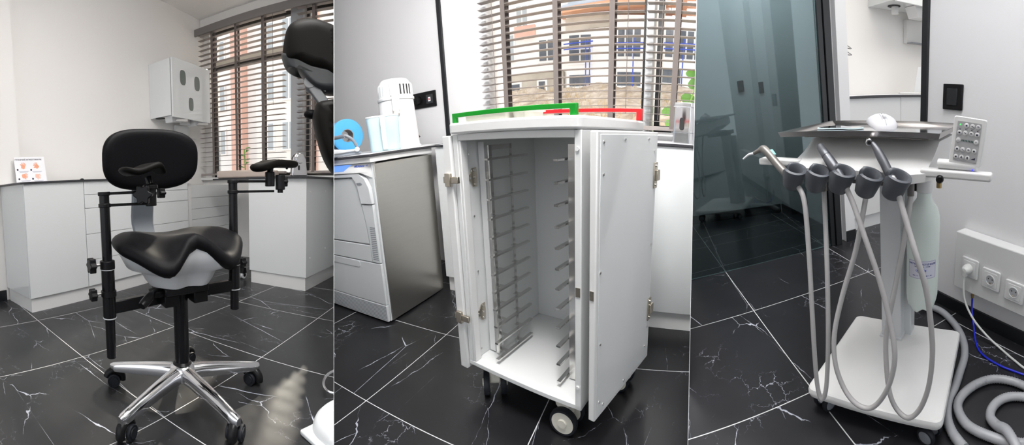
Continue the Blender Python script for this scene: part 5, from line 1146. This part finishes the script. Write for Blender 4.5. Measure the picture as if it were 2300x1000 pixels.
# ribbed hoses on the floor
def ribbed(name, label, P, r=0.0155):
    pts = [Vector(p) for p in P]; C = curve(pts, 26)
    q = mb(); out = [C[0]]
    d = 0
    for a, b in zip(C, C[1:]):
        d += (b-a).length
        if d >= 0.0026: out.append(b); d = 0
    q.tube(out, r, 14, 0, rfun=lambda t, i: r*(1.0 if i % 2 else 0.86))
    o = q.build(name, 'ribbed', None, ang=80); tag(o, label, 'hose', 'ribbed grey hoses on the floor')
ribbed('suction_hose', 'ribbed grey hose running from behind the column round the back of the cart base', [(0.98, 1.10, 0.10), (1.03, 1.075, 0.05), (1.085, 1.042, 0.020), (1.102, 0.969, 0.0175), (1.068, 0.859, 0.0175), (1.01, 0.766, 0.0175), (0.941, 0.702, 0.0175), (0.855, 0.655, 0.0175), (0.790, 0.622, 0.0175), (0.735, 0.600, 0.0175), (0.685, 0.560, 0.0175), (0.655, 0.512, 0.0175), (0.640, 0.455, 0.0175)])
ribbed('suction_hose', 'ribbed grey hose coiled in two loops at the lower right corner of the picture', [(0.955, 0.33, 0.0175), (0.957, 0.43, 0.0175), (0.947, 0.498, 0.0175), (0.912, 0.553, 0.0175), (0.851, 0.581, 0.0175), (0.782, 0.583, 0.0175), (0.734, 0.559, 0.0175), (0.706, 0.499, 0.0175), (0.717, 0.425, 0.0185), (0.745, 0.355, 0.0175), (0.80, 0.290, 0.0175), (0.88, 0.285, 0.0175), (0.918, 0.330, 0.0175), (0.922, 0.395, 0.0175), (0.895, 0.448, 0.0175), (0.858, 0.475, 0.0175), (0.812, 0.479, 0.0175), (0.775, 0.462, 0.0175), (0.757, 0.425, 0.025), (0.742, 0.385, 0.048), (0.720, 0.340, 0.047), (0.70, 0.29, 0.03), (0.69, 0.24, 0.0175)])
# ================================================================== the two added dividing screens between the bays; everything ends at them
def bound(u_top, u_bot):
    a, b = (u_top-1150)/FPX, (u_bot-1150)/FPX
    d1 = Vector((sin(a), cos(a), 500/FPX)); d2 = Vector((sin(b), cos(b), -500/FPX))
    return d1.cross(d2).normalized(), d1, d2       # normal points to the right-hand side or the left; fixed below
bpy.context.view_layer.update()
PL = []
for ut, ub in ((750, 750), (1565, 1545)):
    n, d1, d2 = bound(ut, ub)
    if n.x < 0: n = -n
    PL.append((n, d1, d2))
SIDES = {0: [(PL[0][0], -1)], 1: [(PL[0][0], 1), (PL[1][0], -1)], 2: [(PL[1][0], 1)]}
GAP = 0.0009
def clip(o):
    for n, sg in SIDES[o['bay']]:
        nn = n*sg                                  # keep the side where nn.(p-EYE) > GAP
        W = o.matrix_world; me = o.data
        ds = [nn.dot(W @ v.co - EYE) for v in me.vertices]
        if not ds or min(ds) > GAP: continue
        if max(ds) < GAP: return True
        if me.users > 1: o.data = me = me.copy()
        mods = [m for m in o.modifiers]
        Wi = W.inverted(); co_ = Wi @ (EYE+nn*GAP); no_ = (W.to_3x3().transposed() @ nn).normalized()
        bm = bmesh.new(); bm.from_mesh(me)
        r = bmesh.ops.bisect_plane(bm, geom=bm.verts[:]+bm.edges[:]+bm.faces[:], plane_co=co_, plane_no=no_, clear_inner=True, dist=1e-6)
        ce = [e for e in r['geom_cut'] if isinstance(e, bmesh.types.BMEdge)]
        if ce:
            try:
                fr = bmesh.ops.holes_fill(bm, edges=ce, sides=0)
                for f in fr['faces']: f.smooth = False
            except Exception: pass
        bm.to_mesh(me); bm.free()
        if not me.polygons: return True
    return False
dead = [o for o in list(SC.objects) if o.type == 'MESH' and 'bay' in o.keys() and clip(o)]
def drop(o):
    for c_ in list(o.children): drop(c_)
    bpy.data.objects.remove(o)
for o in dead:
    try:
        if not o.children: bpy.data.objects.remove(o)
        else: drop(o)
    except ReferenceError: pass
for o in list(SC.objects):                          # a thing none of whose parts remain
    if o.type == 'EMPTY' and not o.children: bpy.data.objects.remove(o)
for k, (n, d1, d2) in enumerate(PL):
    q = MB(); r0, r1 = 1.35, (9.0 if k == 0 else 6.0)  # left screen lengthened outdoors to shape the edge of the sun patch
    hz = ((d1+d2)/2); hz.z = 0; hz.normalize(); up = n.cross(hz).normalized()
    if up.z < 0: up = -up
    pts = [EYE+hz*r0-up*2.0, EYE+hz*r1-up*2.8, EYE+hz*r1+up*4.5, EYE+hz*0.15+up*2.4, EYE+hz*0.15+up*0.92, EYE+hz*r0+up*0.92]  # includes an unseen header near the eye, added to block stray sun
    q.prism([p-n*0.0007 for p in pts], n*0.0014)
    BAY = B2
    s_ = q.build('wall_divider', 'wall_cool', None, kind='structure'); s_.matrix_world = I4
for o in SC.objects:
    if 'bay' in o.keys(): del o['bay']
